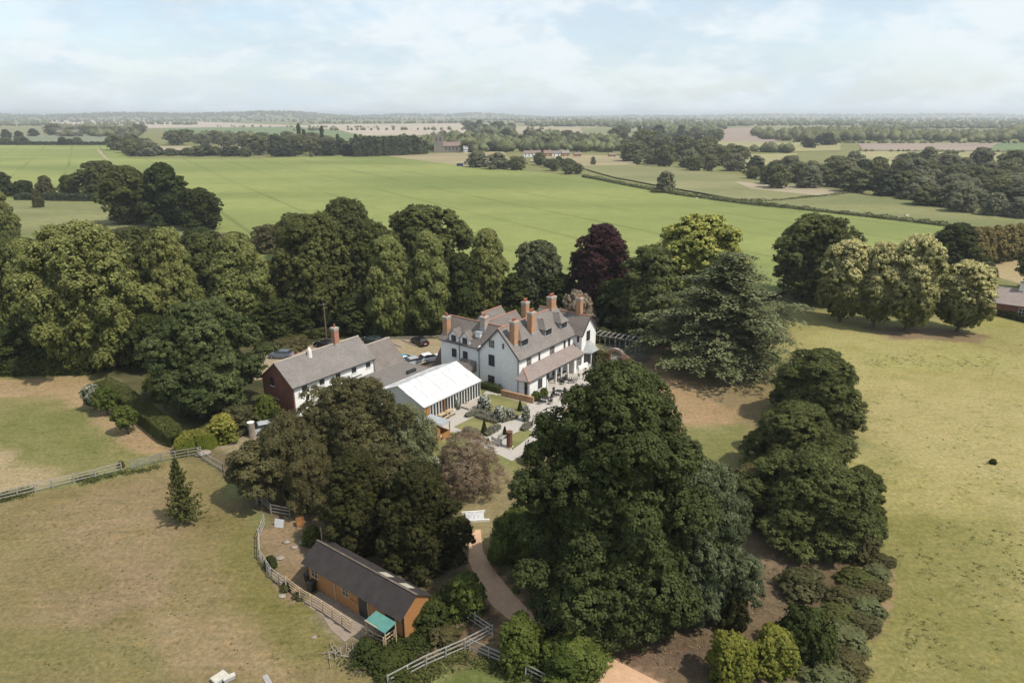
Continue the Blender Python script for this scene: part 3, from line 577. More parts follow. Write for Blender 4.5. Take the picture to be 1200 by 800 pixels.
# close, unique crowns
cr('bigoak', 'oak', 2.55, r0=.055, prof='oak', z0=.07, lobes=62, clumps=72, leaves=40, leaf=.023, cr=.055, lr=(.12, .25), core=.7, squash=.8, sparse=.12)
cr('maple1', 'maple', 2.0, bark='bark_pale', prof='dome', z0=.12, lobes=44, clumps=60, leaves=38, leaf=.028, cr=.062, lr=(.15, .3))
cr('sycA', 'syc', 1.75, prof='dome', z0=.04, lobes=50, clumps=54, leaves=34, leaf=.031, cr=.062, lr=(.16, .28), squash=.62, core=.8)
cr('sycB', 'syc', 1.7, prof='dome', z0=.05, lobes=54, clumps=54, leaves=34, leaf=.030, cr=.062, lr=(.15, .27), squash=.6, seed=77, core=.8)
cr('chestnut', 'chest', 2.1, prof='round', z0=.05, lobes=44, clumps=56, leaves=32, leaf=.034, cr=.066, lr=(.17, .3))
cr('bronze', 'olive', 2.0, prof='round', z0=.1, lobes=40, clumps=44, leaves=34, leaf=.030, cr=.07, lr=(.14, .28), sparse=.2, core=.5)
cr('willowy', 'willow', 2.0, prof='dome', z0=.06, lobes=40, clumps=40, leaves=34, leaf=.030, cr=.07, lr=(.14, .26), sparse=.15, core=.45, droop=.7, bloom=.12)
cr('weeping', 'olive', 2.2, prof='lime', z0=.06, lobes=36, clumps=34, leaves=34, leaf=.030, cr=.07, lr=(.12, .25), sparse=.2, core=.35, droop=1.1)
cr('robinia', 'fresh', 1.7, prof='dome', z0=.08, lobes=22, clumps=36, leaves=22, leaf=.06, cr=.09, lr=(.2, .34), droop=.9)
cr('yewbig', 'yew', 2.1, prof='oak', z0=.02, lobes=52, clumps=50, leaves=34, leaf=.030, cr=.062, lr=(.12, .22), squash=1.35, core=1.2, up=.1)
cr('yewB', 'yew', 2.3, prof='lime', z0=.02, lobes=46, clumps=48, leaves=34, leaf=.032, cr=.064, lr=(.12, .23), squash=1.4, core=1.2, up=.1)
cr('brownie', 'brown', 1.6, prof='dome', z0=.1, lobes=30, clumps=40, leaves=40, leaf=.022, cr=.10, lr=(.2, .34), core=0, sparse=.2, nl=24, top=.5, r0=.05)
cr('smalltree', 'olive', 2.2, prof='round', z0=.28, lobes=16, clumps=30, leaves=20, leaf=.07, cr=.11, lr=(.22, .38), sparse=.1, core=.5, bark='bark_pale')
cr('apple', 'fresh', 1.7, prof='round', z0=.25, lobes=14, clumps=22, leaves=18, leaf=.10, cr=.13, lr=(.3, .42), r0=.08, bloom=0)
cr('blossom', 'rose', 1.7, prof='round', z0=.2, lobes=14, clumps=20, leaves=18, leaf=.10, cr=.13, lr=(.3, .42), r0=.08, bloom=.5)
template('cedar1', lambda: cedar_crown('cedar_crown', L['cedar'], 11), 1.75, 'bark', .06, True)
template('spruce', lambda: spruce_crown('spruce_crown', L['syc'], 5), 2.6, 'bark', .04, True, 0)
# middle distance
for i, s in enumerate((3, 14, 25)):
    cr('lime%d' % i, 'lime', 2.5, prof='lime', z0=.05, lobes=48, clumps=44, leaves=26, leaf=.042, cr=.07, lr=(.16, .28), seed=s, bloom=.55, droop=.35)
    cr('bloom%d' % i, 'bloom', 2.1, prof='round', z0=.12, lobes=36, clumps=44, leaves=26, leaf=.042, cr=.08, lr=(.18, .30), seed=s+1, bloom=1.0)
    cr('green%d' % i, 'syc', 2.0, prof='round', z0=.05, lobes=38, clumps=44, leaves=26, leaf=.042, cr=.07, lr=(.18, .32), seed=s+2)
cr('darkA', 'dark', 1.9, prof='round', z0=.04, lobes=24, clumps=34, leaves=18, leaf=.07, cr=.09, lr=(.24, .4))
cr('darkB', 'dark', 2.1, prof='dome', z0=.04, lobes=24, clumps=34, leaves=18, leaf=.07, cr=.09, lr=(.22, .36))
cr('olivem', 'olive', 1.8, prof='dome', z0=.04, lobes=24, clumps=34, leaves=18, leaf=.07, cr=.09, lr=(.22, .36))
cr('copperm', 'copper', 2.3, prof='dome', z0=.05, lobes=36, clumps=46, leaves=24, leaf=.040, cr=.07, lr=(.2, .32))
cr('yellowm', 'yellow', 2.2, prof='round', z0=.08, lobes=38, clumps=46, leaves=26, leaf=.040, cr=.07, lr=(.18, .3), bloom=.8)
cr('layered', 'syc', 2.0, prof='dome', z0=.05, lobes=40, clumps=34, leaves=18, leaf=.055, cr=.08, lr=(.18, .30), squash=.45, seed=91)
cr('pinkm', 'pink', 1.3, prof='dome', z0=.02, lobes=16, clumps=30, leaves=16, leaf=.085, cr=.11, lr=(.25, .4), bloom=.6)
cr('maplem', 'maple', 2.1, prof='round', z0=.05, lobes=26, clumps=36, leaves=18, leaf=.065, cr=.09, lr=(.22, .36))
cr('limebig', 'lime', 2.1, prof='round', z0=.03, lobes=60, clumps=46, leaves=28, leaf=.034, cr=.062, lr=(.14, .26), bloom=.55, droop=.35)
cr('beechm', 'beech', 2.1, prof='lime', z0=.0, lobes=26, clumps=34, leaves=20, leaf=.06, cr=.09, lr=(.22, .36), bloom=.8)
# shrubs
for nm, mt in (('shrub_fresh', 'fresh'), ('shrub_fresh2', 'syc'), ('shrub_dark', 'dark'), ('shrub_olive', 'olive'), ('shrub_gold', 'gold'), ('shrub_hedge', 'hedge'), ('shrub_rose', 'rose'), ('shrub_willow', 'willow'), ('shrub_pink', 'pink')):
    cr(nm, mt, 1.3, prof='dome', z0=0, lobes=16, clumps=26, leaves=16, leaf=.085, cr=.12, lr=(.28, .42), bloom={'rose': 1.3, 'gold': 1.0}.get(mt, 0), r0=.04, top=.4)
cr('goldcone', 'gold', 2.0, prof='column', z0=0, lobes=26, clumps=50, leaves=20, leaf=.062, cr=.09, lr=(.28, .38), squash=1.3, bloom=.5)
cr('freshcone', 'fresh', 2.0, prof='column', z0=0, lobes=26, clumps=50, leaves=20, leaf=.062, cr=.10, lr=(.26, .38), squash=1.3, bloom=.3)
# far trees
for i in range(4):
    cr('far%d' % i, 'far', 1.9, prof='round', z0=.05, lobes=18, clumps=22, leaves=14, leaf=.09, cr=.12, lr=(.26, .42), seed=50+i, core=.7, nl=0)
    cr('farpale%d' % i, 'farpale', 1.8, prof='dome', z0=.03, lobes=18, clumps=22, leaves=14, leaf=.09, cr=.12, lr=(.26, .42), seed=60+i, core=.7, nl=0)
    cr('fardark%d' % i, 'fardark', 2.0, prof='dome', z0=.03, lobes=15, clumps=14, leaves=10, leaf=.14, cr=.13, lr=(.26, .4), seed=70+i, core=.7, nl=0)
cr('conifar', 'fardark', 3.4, prof='cone', z0=.03, lobes=16, clumps=14, leaves=10, leaf=.16, cr=.15, lr=(.22, .4), seed=81, core=.7, nl=0, squash=1.3)

T_ = plant
# --- the near trees
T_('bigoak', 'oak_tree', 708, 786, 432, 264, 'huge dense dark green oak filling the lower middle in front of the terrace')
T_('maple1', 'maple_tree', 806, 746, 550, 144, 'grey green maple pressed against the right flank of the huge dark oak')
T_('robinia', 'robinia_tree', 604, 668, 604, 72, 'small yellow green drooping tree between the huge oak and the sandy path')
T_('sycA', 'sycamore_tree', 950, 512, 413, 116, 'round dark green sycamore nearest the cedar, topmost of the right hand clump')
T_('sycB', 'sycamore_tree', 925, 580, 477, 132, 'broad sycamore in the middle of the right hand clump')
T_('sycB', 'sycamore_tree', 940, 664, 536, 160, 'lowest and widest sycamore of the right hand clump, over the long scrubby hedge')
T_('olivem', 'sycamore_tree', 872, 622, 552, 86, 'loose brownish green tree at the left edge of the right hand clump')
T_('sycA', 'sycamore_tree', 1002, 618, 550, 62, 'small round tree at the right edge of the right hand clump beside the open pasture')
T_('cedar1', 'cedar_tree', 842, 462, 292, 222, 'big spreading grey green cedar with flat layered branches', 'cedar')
T_('yellowm', 'lime_tree', 812, 398, 256, 126, 'tall yellow green tree rising behind the spreading cedar')
T_('layered', 'beech_tree', 757, 408, 292, 100, 'dark green layered tree between the copper beech and the cedar')
T_('copperm', 'copper_beech_tree', 702, 382, 266, 88, 'deep purple copper beech behind the white house', 'copper beech')
T_('maplem', 'maple_tree', 631, 372, 285, 64, 'light green round tree left of the purple copper beech')
T_('lime0', 'lime_tree', 571, 374, 271, 64, 'lone pale lime standing apart right behind the left wing of the house')
T_('darkA', 'holly_tree', 650, 376, 322, 62, 'low dark evergreen behind the tall middle chimneys')
T_('darkB', 'holly_tree', 604, 374, 322, 50, 'dark evergreen between the lone lime and the light green round tree')
T_('darkB', 'holly_tree', 541, 388, 300, 56, 'dark narrow tree in the gap left of the lone lime')
T_('darkA', 'holly_tree', 722, 392, 330, 60, 'dark evergreen under the copper beech at the head of the drive')
T_('pinkm', 'smoke_bush', 676, 392, 344, 46, 'pinkish brown smoke bush behind the right end chimney', 'bush')
# --- the wood behind the cottage
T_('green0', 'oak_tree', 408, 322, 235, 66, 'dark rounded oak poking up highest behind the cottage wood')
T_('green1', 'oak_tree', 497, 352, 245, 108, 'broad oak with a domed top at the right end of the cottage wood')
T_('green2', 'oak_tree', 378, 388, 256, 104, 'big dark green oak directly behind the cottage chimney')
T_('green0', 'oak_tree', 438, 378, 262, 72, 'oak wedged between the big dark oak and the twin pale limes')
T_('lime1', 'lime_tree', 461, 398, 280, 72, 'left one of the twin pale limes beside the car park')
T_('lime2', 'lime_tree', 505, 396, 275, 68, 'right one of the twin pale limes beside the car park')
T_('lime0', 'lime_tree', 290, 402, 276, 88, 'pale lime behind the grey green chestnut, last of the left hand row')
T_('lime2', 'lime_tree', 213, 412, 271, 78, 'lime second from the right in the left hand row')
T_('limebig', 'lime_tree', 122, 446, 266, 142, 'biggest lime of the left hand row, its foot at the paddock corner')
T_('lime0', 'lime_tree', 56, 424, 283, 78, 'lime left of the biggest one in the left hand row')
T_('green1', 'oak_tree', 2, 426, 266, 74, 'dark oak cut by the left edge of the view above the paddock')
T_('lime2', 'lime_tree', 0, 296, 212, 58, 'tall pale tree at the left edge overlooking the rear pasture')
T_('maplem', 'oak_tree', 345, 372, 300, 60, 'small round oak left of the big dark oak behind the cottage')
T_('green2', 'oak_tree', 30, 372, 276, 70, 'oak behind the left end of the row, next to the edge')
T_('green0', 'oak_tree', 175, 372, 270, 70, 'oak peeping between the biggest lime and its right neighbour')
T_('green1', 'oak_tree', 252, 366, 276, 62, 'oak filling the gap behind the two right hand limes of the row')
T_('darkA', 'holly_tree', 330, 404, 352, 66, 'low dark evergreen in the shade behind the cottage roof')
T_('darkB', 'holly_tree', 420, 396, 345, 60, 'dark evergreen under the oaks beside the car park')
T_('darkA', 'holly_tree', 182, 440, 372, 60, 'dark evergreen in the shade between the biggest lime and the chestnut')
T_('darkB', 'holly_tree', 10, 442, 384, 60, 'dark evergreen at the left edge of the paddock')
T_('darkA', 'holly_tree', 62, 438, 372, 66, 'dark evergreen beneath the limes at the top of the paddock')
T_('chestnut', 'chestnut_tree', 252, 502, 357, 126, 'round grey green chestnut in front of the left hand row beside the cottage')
# --- trees below the cottage and marquee
T_('bronze', 'oak_tree', 424, 592, 449, 134, 'olive brown oak in front of the white cottage')
T_('willowy', 'willow_tree', 478, 585, 478, 96, 'grey green willow in front of the marquee end')
T_('weeping', 'birch_tree', 348, 600, 487, 92, 'weeping birch left of the olive brown oak')
T_('weeping', 'birch_tree', 372, 612, 520, 80, 'smaller weeping birch over the wooden yard rails')
T_('yewbig', 'yew_tree', 496, 684, 548, 116, 'massive dark yew behind the right end of the stable roof')
T_('yewB', 'yew_tree', 425, 664, 530, 104, 'dark yew behind the left half of the stable roof')
T_('bronze', 'oak_tree', 458, 640, 528, 96, 'dull olive tree between the two dark yews')
T_('brownie', 'plum_tree', 549, 592, 511, 94, 'sparse brown leaved tree below the formal garden')
T_('smalltree', 'thorn_tree', 302, 590, 525, 74, 'small open tree with a bare pale trunk on the pasture edge')
T_('spruce', 'spruce_tree', 217, 612, 538, 50, 'small ragged spruce standing alone on the lower left pasture', 'spruce')
T_('apple', 'apple_tree', 150, 508, 477, 28, 'small apple tree nearer the paddock gate')
T_('apple', 'apple_tree', 126, 486, 456, 26, 'small apple tree farther up the paddock against the clipped hedge')
T_('blossom', 'apple_tree', 111, 480, 452, 24, 'small pale blossoming tree at the top of the paddock')
# --- clump on the right
T_('green1', 'oak_tree', 948, 362, 256, 104, 'dark round oak left of the cream flowered trees')
T_('bloom0', 'flowering_lime_tree', 983, 384, 284, 66, 'leftmost of the four cream flowered trees on the right pasture')
T_('bloom1', 'flowering_lime_tree', 1022, 389, 287, 60, 'second from the left of the four cream flowered trees')
T_('bloom2', 'flowering_lime_tree', 1060, 395, 279, 72, 'tallest of the four cream flowered trees, third from the left')
T_('bloom0', 'flowering_lime_tree', 1120, 396, 309, 68, 'rightmost and lowest of the four cream flowered trees, with a clear trunk')
T_('darkB', 'holm_oak_tree', 1114, 322, 264, 58, 'dark evergreen at the left end of the yellowing hedge')
T_('green0', 'oak_tree', 1226, 350, 290, 70, 'tree cut by the right edge above the brick bungalow')
T_('shrub_willow', 'shrub', 1153, 332, 308, 26, 'silvery shrub left of the brick bungalow', 'shrub')
T_('shrub_rose', 'shrub', 1163, 357, 340, 18, 'pale flowering shrub against the bungalow wall', 'shrub')
# --- the rear pasture
T_('green0', 'oak_tree', 156, 268, 197, 64, 'left oak of the dark group on the rear pasture')
T_('darkB', 'oak_tree', 200, 270, 194, 62, 'tallest oak in the middle of the dark group on the rear pasture')
T_('darkA', 'oak_tree', 237, 274, 222, 50, 'small right hand oak of the dark group on the rear pasture')
T_('green2', 'oak_tree', 122, 236, 190, 54, 'broad oak at the right end of the hedge behind the rear pasture')
T_('olivem', 'hedgerow_tree', 56, 234, 207, 24, 'olive hedgerow tree in the middle of the hedge behind the rear pasture')
T_('green1', 'hedgerow_tree', 84, 235, 206, 24, 'round green hedgerow tree left of the broad oak')
T_('darkA', 'hedgerow_tree', 30, 234, 212, 26, 'dark hedgerow tree near the left end of the rear hedge')
T_('darkB', 'hedgerow_tree', 6, 233, 203, 30, 'dark hedgerow tree at the far left of the rear hedge')
T_('olivem', 'hedgerow_tree', 46, 246, 222, 12, 'tiny bush in the hedge behind the rear pasture')
# --- shrubs
def S(key, x, y, ty, w, label, name='shrub', cat='shrub', group=None): return plant(key, name, x, y, ty, w, label, cat, group)
S('shrub_fresh', 546, 722, 676, 54, 'bright green bush at the end of the wooden rail fence')
S('freshcone', 612, 792, 730, 56, 'tall clipped evergreen below the sandy path, left of its pair')
S('freshcone', 670, 812, 752, 80, 'wide yellow green evergreen below the huge oak')
S('shrub_dark', 640, 770, 745, 50, 'dark bush between the two evergreens below the path')
S('goldcone', 852, 815, 748, 52, 'left golden conifer at the bottom of the view')
S('goldcone', 902, 800, 741, 54, 'right golden conifer at the bottom of the view')
S('shrub_dark', 940, 778, 718, 70, 'dark glossy shrub right of the golden conifers')
S('yewB', 857, 745, 692, 44, 'dark bush over the left golden conifer', 'bush', 'bush')
S('shrub_olive', 1008, 660, 630, 40, 'low scrub under the right edge of the sycamore clump')
S('shrub_olive', 935, 700, 672, 60, 'olive scrub in shade below the sycamores')
S('shrub_dark', 462, 794, 770, 60, 'dark ivy bush below the teal awning')
S('shrub_dark', 505, 738, 706, 50, 'dark undergrowth at the right end of the stable')
S('shrub_dark', 432, 775, 752, 36, 'low dark bush below the stable yard deck')
S('shrub_olive', 524, 758, 738, 40, 'dry scrub by the rail fence corner')
S('shrub_dark', 318, 668, 652, 16, 'small bush on the outside of the curving rail fence')
S('shrub_olive', 337, 692, 682, 18, 'dark bush outside the yard rails')
S('shrub_olive', 351, 703, 694, 14, 'second dark bush outside the yard rails, lower down')
S('shrub_fresh', 366, 640, 618, 26, 'leafy shrub behind the top of the stable')
S('shrub_fresh', 314, 500, 465, 36, 'bright shrub by the brick end of the cottage')
S('shrub_gold', 196, 468, 420, 44, 'yellow green shrub between clipped hedge and chestnut')
S('shrub_olive', 285, 508, 478, 44, 'olive shrub at the foot of the chestnut')
S('shrub_gold', 262, 520, 488, 44, 'golden tinged shrub right of the rounded hedge')
S('shrub_dark', 328, 505, 480, 24, 'dark shrub beside the brick gable')
S('shrub_olive', 318, 545, 505, 40, 'scrubby bush near the wooden column')
S('shrub_dark', 270, 398, 378, 34, 'dark clipped shrub at the far left of the car park')
S('shrub_hedge', 372, 396, 386, 20, 'left clipped round bush beside the car park')
S('shrub_hedge', 388, 395, 385, 15, 'middle clipped round bush beside the car park')
S('shrub_hedge', 398, 394, 385, 16, 'right clipped round bush beside the car park')
S('shrub_olive', 336, 412, 398, 58, 'wide low shrub bed behind the cottage')
S('shrub_fresh', 338, 398, 386, 38, 'leafy shrub behind the wide shrub bed')
S('shrub_hedge', 706, 402, 385, 24, 'round bush right of the smoke bush')
S('shrub_hedge', 722, 402, 387, 18, 'round bush at the top of the drive')
S('shrub_fresh', 741, 398, 386, 26, 'light green bush beyond the drive')
S('shrub_olive', 703, 430, 412, 22, 'climber bush beside the terrace arch')
S('shrub_rose', 568, 482, 464, 18, 'white rose bush at the top of the upper lawn', 'rose_bush', 'rose bush')
S('shrub_rose', 586, 494, 477, 17, 'white rose bush on the inner corner of the upper lawn', 'rose_bush', 'rose bush')
S('shrub_rose', 598, 492, 479, 13, 'white rose bush next to the lavender in the upper lawn', 'rose_bush', 'rose bush')
S('shrub_rose', 616, 494, 476, 11, 'tall white rose by the garden path', 'rose_bush', 'rose bush')
S('shrub_rose', 541, 474, 458, 18, 'white rose bush nearest the marquee windows', 'rose_bush', 'rose bush')
S('shrub_rose', 534, 480, 465, 12, 'small white rose bush by the marquee terrace', 'rose_bush', 'rose bush')
S('shrub_fresh', 570, 482, 468, 7, 'small clipped green bush beside the lawn', 'bush', 'bush')
S('shrub_fresh', 628, 470, 459, 14, 'leafy border bush against the veranda corner')
S('shrub_fresh', 637, 465, 455, 12, 'second border bush along the veranda')
S('shrub_rose', 503, 547, 536, 26, 'white flowered arching shrub right of the willow')
S('shrub_dark', 626, 545, 520, 30, 'dark bush at the left shoulder of the huge oak')
S('shrub_dark', 1163, 544, 538, 9, 'tiny dark bush alone on the right pasture', 'bush', 'bush')
S('shrub_olive', 492, 405, 399, 12, 'small planting between parked cars', 'shrub', 'shrub')
S('shrub_fresh', 466, 426, 420, 9, 'little plant behind the air conditioning units', 'shrub', 'shrub')
S('shrub_olive', 142, 548, 541, 10, 'weeds round the fence post by the gate', 'weeds', 'weeds')
S('shrub_pink', 276, 300, 274, 52, 'pinkish brown bush on the field edge behind the limes', 'bush', 'bush')
S('shrub_olive', 318, 300, 266, 44, 'tall field edge bush behind the limes', 'bush', 'bush')
S('green1', 350, 312, 252, 52, 'field edge tree left of the highest rounded oak', 'tree', 'tree')
S('shrub_dark', 236, 290, 268, 50, 'dark field edge bush right of the rear pasture', 'bush', 'bush')
S('shrub_olive', 100, 276, 262, 46, 'dark reddish scrub at the front of the rear pasture', 'bush', 'bush')
S('shrub_dark', 190, 288, 274, 40, 'low dark scrub under the rear pasture oaks', 'bush', 'bush')
S('shrub_olive', 150, 285, 268, 56, 'long low scrub at the front of the rear pasture', 'bush', 'bush')

# --- hedges (clipped or rough): leaves over a solid leafy body, one mesh each
def hedge(name, pts, w, h, mat, label, leaf=.22, dens=26, wob=.12, cat='hedge', kind=None, sag=0, bloom=0):
    rng = np.random.RandomState(int(abs(pts[0][0]*7+pts[0][1]))+3); P = []; N = []; mb = []
    P0 = np.array(pts); seg = np.linalg.norm(P0[1:]-P0[:-1], axis=1); tot = seg.sum(); n = int(tot*(w+2*h)*dens)
    s = rng.rand(n)*tot; cum = np.concatenate([[0], np.cumsum(seg)]); si = np.clip(np.searchsorted(cum, s)-1, 0, len(seg)-1); t = (s-cum[si])/seg[si]
    c = P0[si]+(P0[si+1]-P0[si])*t[:, None]; d = (P0[si+1]-P0[si])/seg[si][:, None]; nr = np.stack([-d[:, 1], d[:, 0]], 1)
    k = rng.rand(n)*(w+2*h); top = (k > h) & (k < h+w); side = np.where(k <= h, -1, 1)
    wv = 1+wob*(noise2(s+100, s*0+5, 3.0, 4)-.5)*4; end = np.minimum(np.minimum(s, tot-s)/(w*.5), 1); wv = wv*(.5+.5*np.sqrt(end))
    off = np.where(top, (k-h)/w-.5, side*.5)*w*wv; z = np.where(top, h*wv, rng.rand(n)*h*wv)+rng.normal(0, .04*h, n)
    z = z-np.where(top, np.abs(off/w)**3*h*.8, 0)
    P = np.stack([c[:, 0]+nr[:, 0]*off, c[:, 1]+nr[:, 1]*off, np.maximum(z, .03)], 1)
    N = np.where(top[:, None], np.array([0, 0, 1.0]), np.concatenate([nr*side[:, None], np.zeros((n, 1))+.25], 1))+rng.normal(size=(n, 3))*.45
    T = np.stack([np.clip(noise2(P[:, 0]+300, P[:, 1]+300, 1.5, 6)*1.3-.15+rng.normal(0, .15, n), 0, 1), bloom*rng.rand(n)*top, np.clip(.5+rng.normal(0, .16, n), 0, 1), np.ones(n)], 1)
    V, F = leaf_geo(P, N, leaf*rng.uniform(.6, 1.4, n), rng)
    # inner body: a row of quads standing just under the leaves, tinted dark as painted shade
    m = int(tot*6)+4; s2 = np.linspace(0, tot, m); si = np.clip(np.searchsorted(cum, s2)-1, 0, len(seg)-1); t = (s2-cum[si])/seg[si]; c = P0[si]+(P0[si+1]-P0[si])*t[:, None]
    q = []; 
    for a in (-.28, .28): q.append(np.stack([c[:, 0]-d[0, 1]*0+a*w*(-(P0[si+1]-P0[si])[:, 1]/seg[si]), c[:, 1]+a*w*((P0[si+1]-P0[si])[:, 0]/seg[si]), np.full(m, h*.68)], 1))
    B = np.concatenate([q[0]*[1, 1, 0], q[0], q[1], q[1]*[1, 1, 0]]); i = np.arange(m-1); FB = np.concatenate([np.stack([i+r*m, i+1+r*m, i+1+(r+1)*m, i+(r+1)*m], 1) for r in range(3)])
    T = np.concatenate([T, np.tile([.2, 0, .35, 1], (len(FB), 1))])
    me = fast_mesh(name, np.concatenate([V, B]), np.concatenate([F, FB+len(V)]), L[mat], ('FACE', T)); o = meshobj(name, me); tag(o, label, cat, kind=kind); return o
HP = lambda *p: [G(x, y) for x, y in p]
hedge('clipped_hedge', HP((118, 458), (140, 468), (172, 494), (208, 522)), 2.4, 2.1, 'hedge', 'long clipped green hedge running down beside the paddock', .13, 170, .03, bloom=.7)  # bloom here paints the lit hedge top into the leaf colour, no flowers
hedge('rounded_hedge', HP((206, 533), (228, 528), (252, 520)), 2.8, 2.3, 'gold', 'rounded golden topped hedge at the foot of the clipped hedge', .13, 170, .05, bloom=.8)
hedge('box_hedge', [WL(-1.1, 6.4), WL(-1.1, 2.4)], 1.0, 1.1, 'hedge', 'dark box hedge against the gable wall of the house', .12, 120, .03)
hedge('field_hedge', HP((20, 236), (70, 237), (130, 238)), 5, 4, 'fardark', 'dark hedge behind the rear pasture', .9, 3)
hedge('field_hedge', HP((684, 208), (735, 219), (800, 231), (870, 240.5), (950, 249), (1030, 258), (1113, 268)), 4.5, 2.0, 'far', 'long dark hedge edging the green crop on its right side', .7, 3.4, .3)
hedge('field_hedge', HP((765, 222), (810, 231), (860, 236), (905, 237.5)), 3, 1.4, 'far', 'thin hedge meeting the long dark hedge behind the crop', .7, 2.6, .3)
hedge('field_hedge', HP((905, 237), (960, 232), (1003, 227)), 3, 1.3, 'far', 'thin hedge between the two meadows before the right hand wood', .7, 2.6, .3)
hedge('field_hedge', HP((0, 170), (70, 170), (128, 170)), 6, 4, 'fardark', 'dark hedge on the upper edge of the crop at left', 2.2, .9)
hedge('field_hedge', HP((165, 181), (215, 182), (290, 182)), 6, 4, 'fardark', 'dark hedge below the narrow beige strip', 2.2, .9)
for i in range(10): T_('beechm', 'hedge_tree', 1136+i*13, 314-i*2.2, 268-i*1.2, 34, 'yellowing tree of the tall hedge running to the right edge', 'tree', 'trees of the yellowing hedge')
hedge('conifer_belt', HP((408, 184.5), (450, 182.5), (495, 180.5)), 34, 17, 'fardark', 'dark block of close planted conifers beside the church', 3.0, .75, .1, 'conifer belt')
hedge('low_hedge', HP((1150, 364), (1180, 372), (1220, 382)), 1.6, 1.3, 'dark', 'low dark hedge in front of the brick bungalow', .35, 40)
hedge('yard_hedge', HP((0, 438), (60, 437), (112, 436)), 3, 3, 'dark', 'dark hedge closing the top of the paddock', .4, 20, .1)
for i, (x, y, w_, k_) in enumerate(((968, 812, 60, 'shrub_willow'), (990, 790, 56, 'shrub_olive'), (962, 776, 60, 'shrub_olive'), (988, 762, 58, 'shrub_willow'), (1004, 742, 50, 'shrub_olive'), (978, 736, 56, 'shrub_fresh2'), (1012, 722, 46, 'shrub_willow'), (990, 712, 50, 'shrub_olive'), (1022, 700, 40, 'shrub_olive'), (1004, 690, 46, 'shrub_fresh2'), (1026, 680, 36, 'shrub_willow'), (1032, 664, 32, 'shrub_olive'))): plant(k_, 'scrub_bush', x, y, y-w_*.40, w_, {'shrub_willow': 'silvery', 'shrub_olive': 'olive', 'shrub_fresh2': 'green'}[k_]+' bush of the thicket between the sycamores and the right pasture', 'bush', {'shrub_willow': 'silvery', 'shrub_olive': 'olive', 'shrub_fresh2': 'green'}[k_]+' bushes of the thicket beside the right pasture')
hedge('shrub_bed', HP((250, 398), (285, 404), (345, 400)), 4, 1.6, 'syc', 'low green planting along the rear yard', .35, 22, .3, 'shrub bed')
hedge('shrub_bed', HP((520, 392), (600, 380), (650, 378)), 5, 3.2, 'dark', 'dark shrubs along the back of the house', .4, 16, .3, 'shrub bed')
hedge('shrub_bed', HP((430, 392), (480, 390), (520, 389)), 4, 2.5, 'dark', 'dark shrubs behind the car park', .4, 16, .3, 'shrub bed')
for i, (a, b, lb) in enumerate([((546, 489), (566, 481), 'lavender strip along the top of the path between the lawns'), ((563, 483), (585, 493), 'lavender edging on the near side of the upper lawn'), ((588, 494), (606, 488), 'lavender drift beside the small topiary cone'), ((558, 488), (584, 496), 'lavender edging along the top of the lower lawn'), ((545, 503), (562, 511), 'lavender clump at the bottom corner of the lower lawn'), ((569, 511), (585, 500), 'lavender edging on the right of the lower lawn'), ((612, 505), (622, 497), 'lavender by the right hand garden path')]):
    hedge('lavender_bed', HP(a, b), 1.1, .55, 'lav', lb, .13, 110, .2, 'lavender', bloom=.4)
# ------------------------------------------------------------------ far trees, each one a thing; rows share one description
rr_ = random.Random(21)
def inpoly(x, y, poly):
    c = False
    for i in range(len(poly)):
        x0, y0 = poly[i]; x1, y1 = poly[(i+1) % len(poly)]
        if ((y0 > y) != (y1 > y)) and x < (x1-x0)*(y-y0)/((y1-y0) or 1e-9)+x0: c = not c
    return c
def far_tree(kind, x, y, h_px, w_px, label, group):
    X, Y = G(x, y); s = depth(Y)/800; s_ = (Y+.7*w_px*s/2)/Y; X, Y = X*s_, Y*s_; key = kind+str(rr_.randrange(4)) if kind != 'conifar' else kind
    put(key, 'conifer_tree' if kind == 'conifar' else 'distant_tree', X, Y, w_px*s/2, max(hgt(y-h_px, Y), 2.0), label, 'tree', group)
def scatter(poly, n, hp, wp, kinds, label, group, grow=0.0, gap=.62):
    xs = [p[0] for p in poly]; ys = [p[1] for p in poly]; pts = []; tries = 0; y0, y1 = min(ys), max(ys)
    while len(pts) < n and tries < n*60:
        tries += 1; x = rr_.uniform(min(xs), max(xs)); y = y0+(y1-y0)*rr_.random()
        if not inpoly(x, y, poly): continue
        if any(abs(x-a) < wp*gap and abs(y-b) < hp*.16 for a, b in pts): continue
        pts.append((x, y))
    for x, y in pts:
        k = rr_.uniform(.8, 1.25)*(1+grow*((y-y0)/(y1-y0+1e-6)-.5)); kd = rr_.choice(kinds); tone = {'far': 'mid green', 'farpale': 'pale grey green', 'fardark': 'dark'}[kd] if len(set(kinds)) > 1 else ''
        far_tree(kd, x, y, hp*k, wp*k*rr_.uniform(.95, 1.35), (tone+' '+label).strip(), (tone+' '+group).strip())
F_, P_, K_ = 'far', 'farpale', 'fardark'
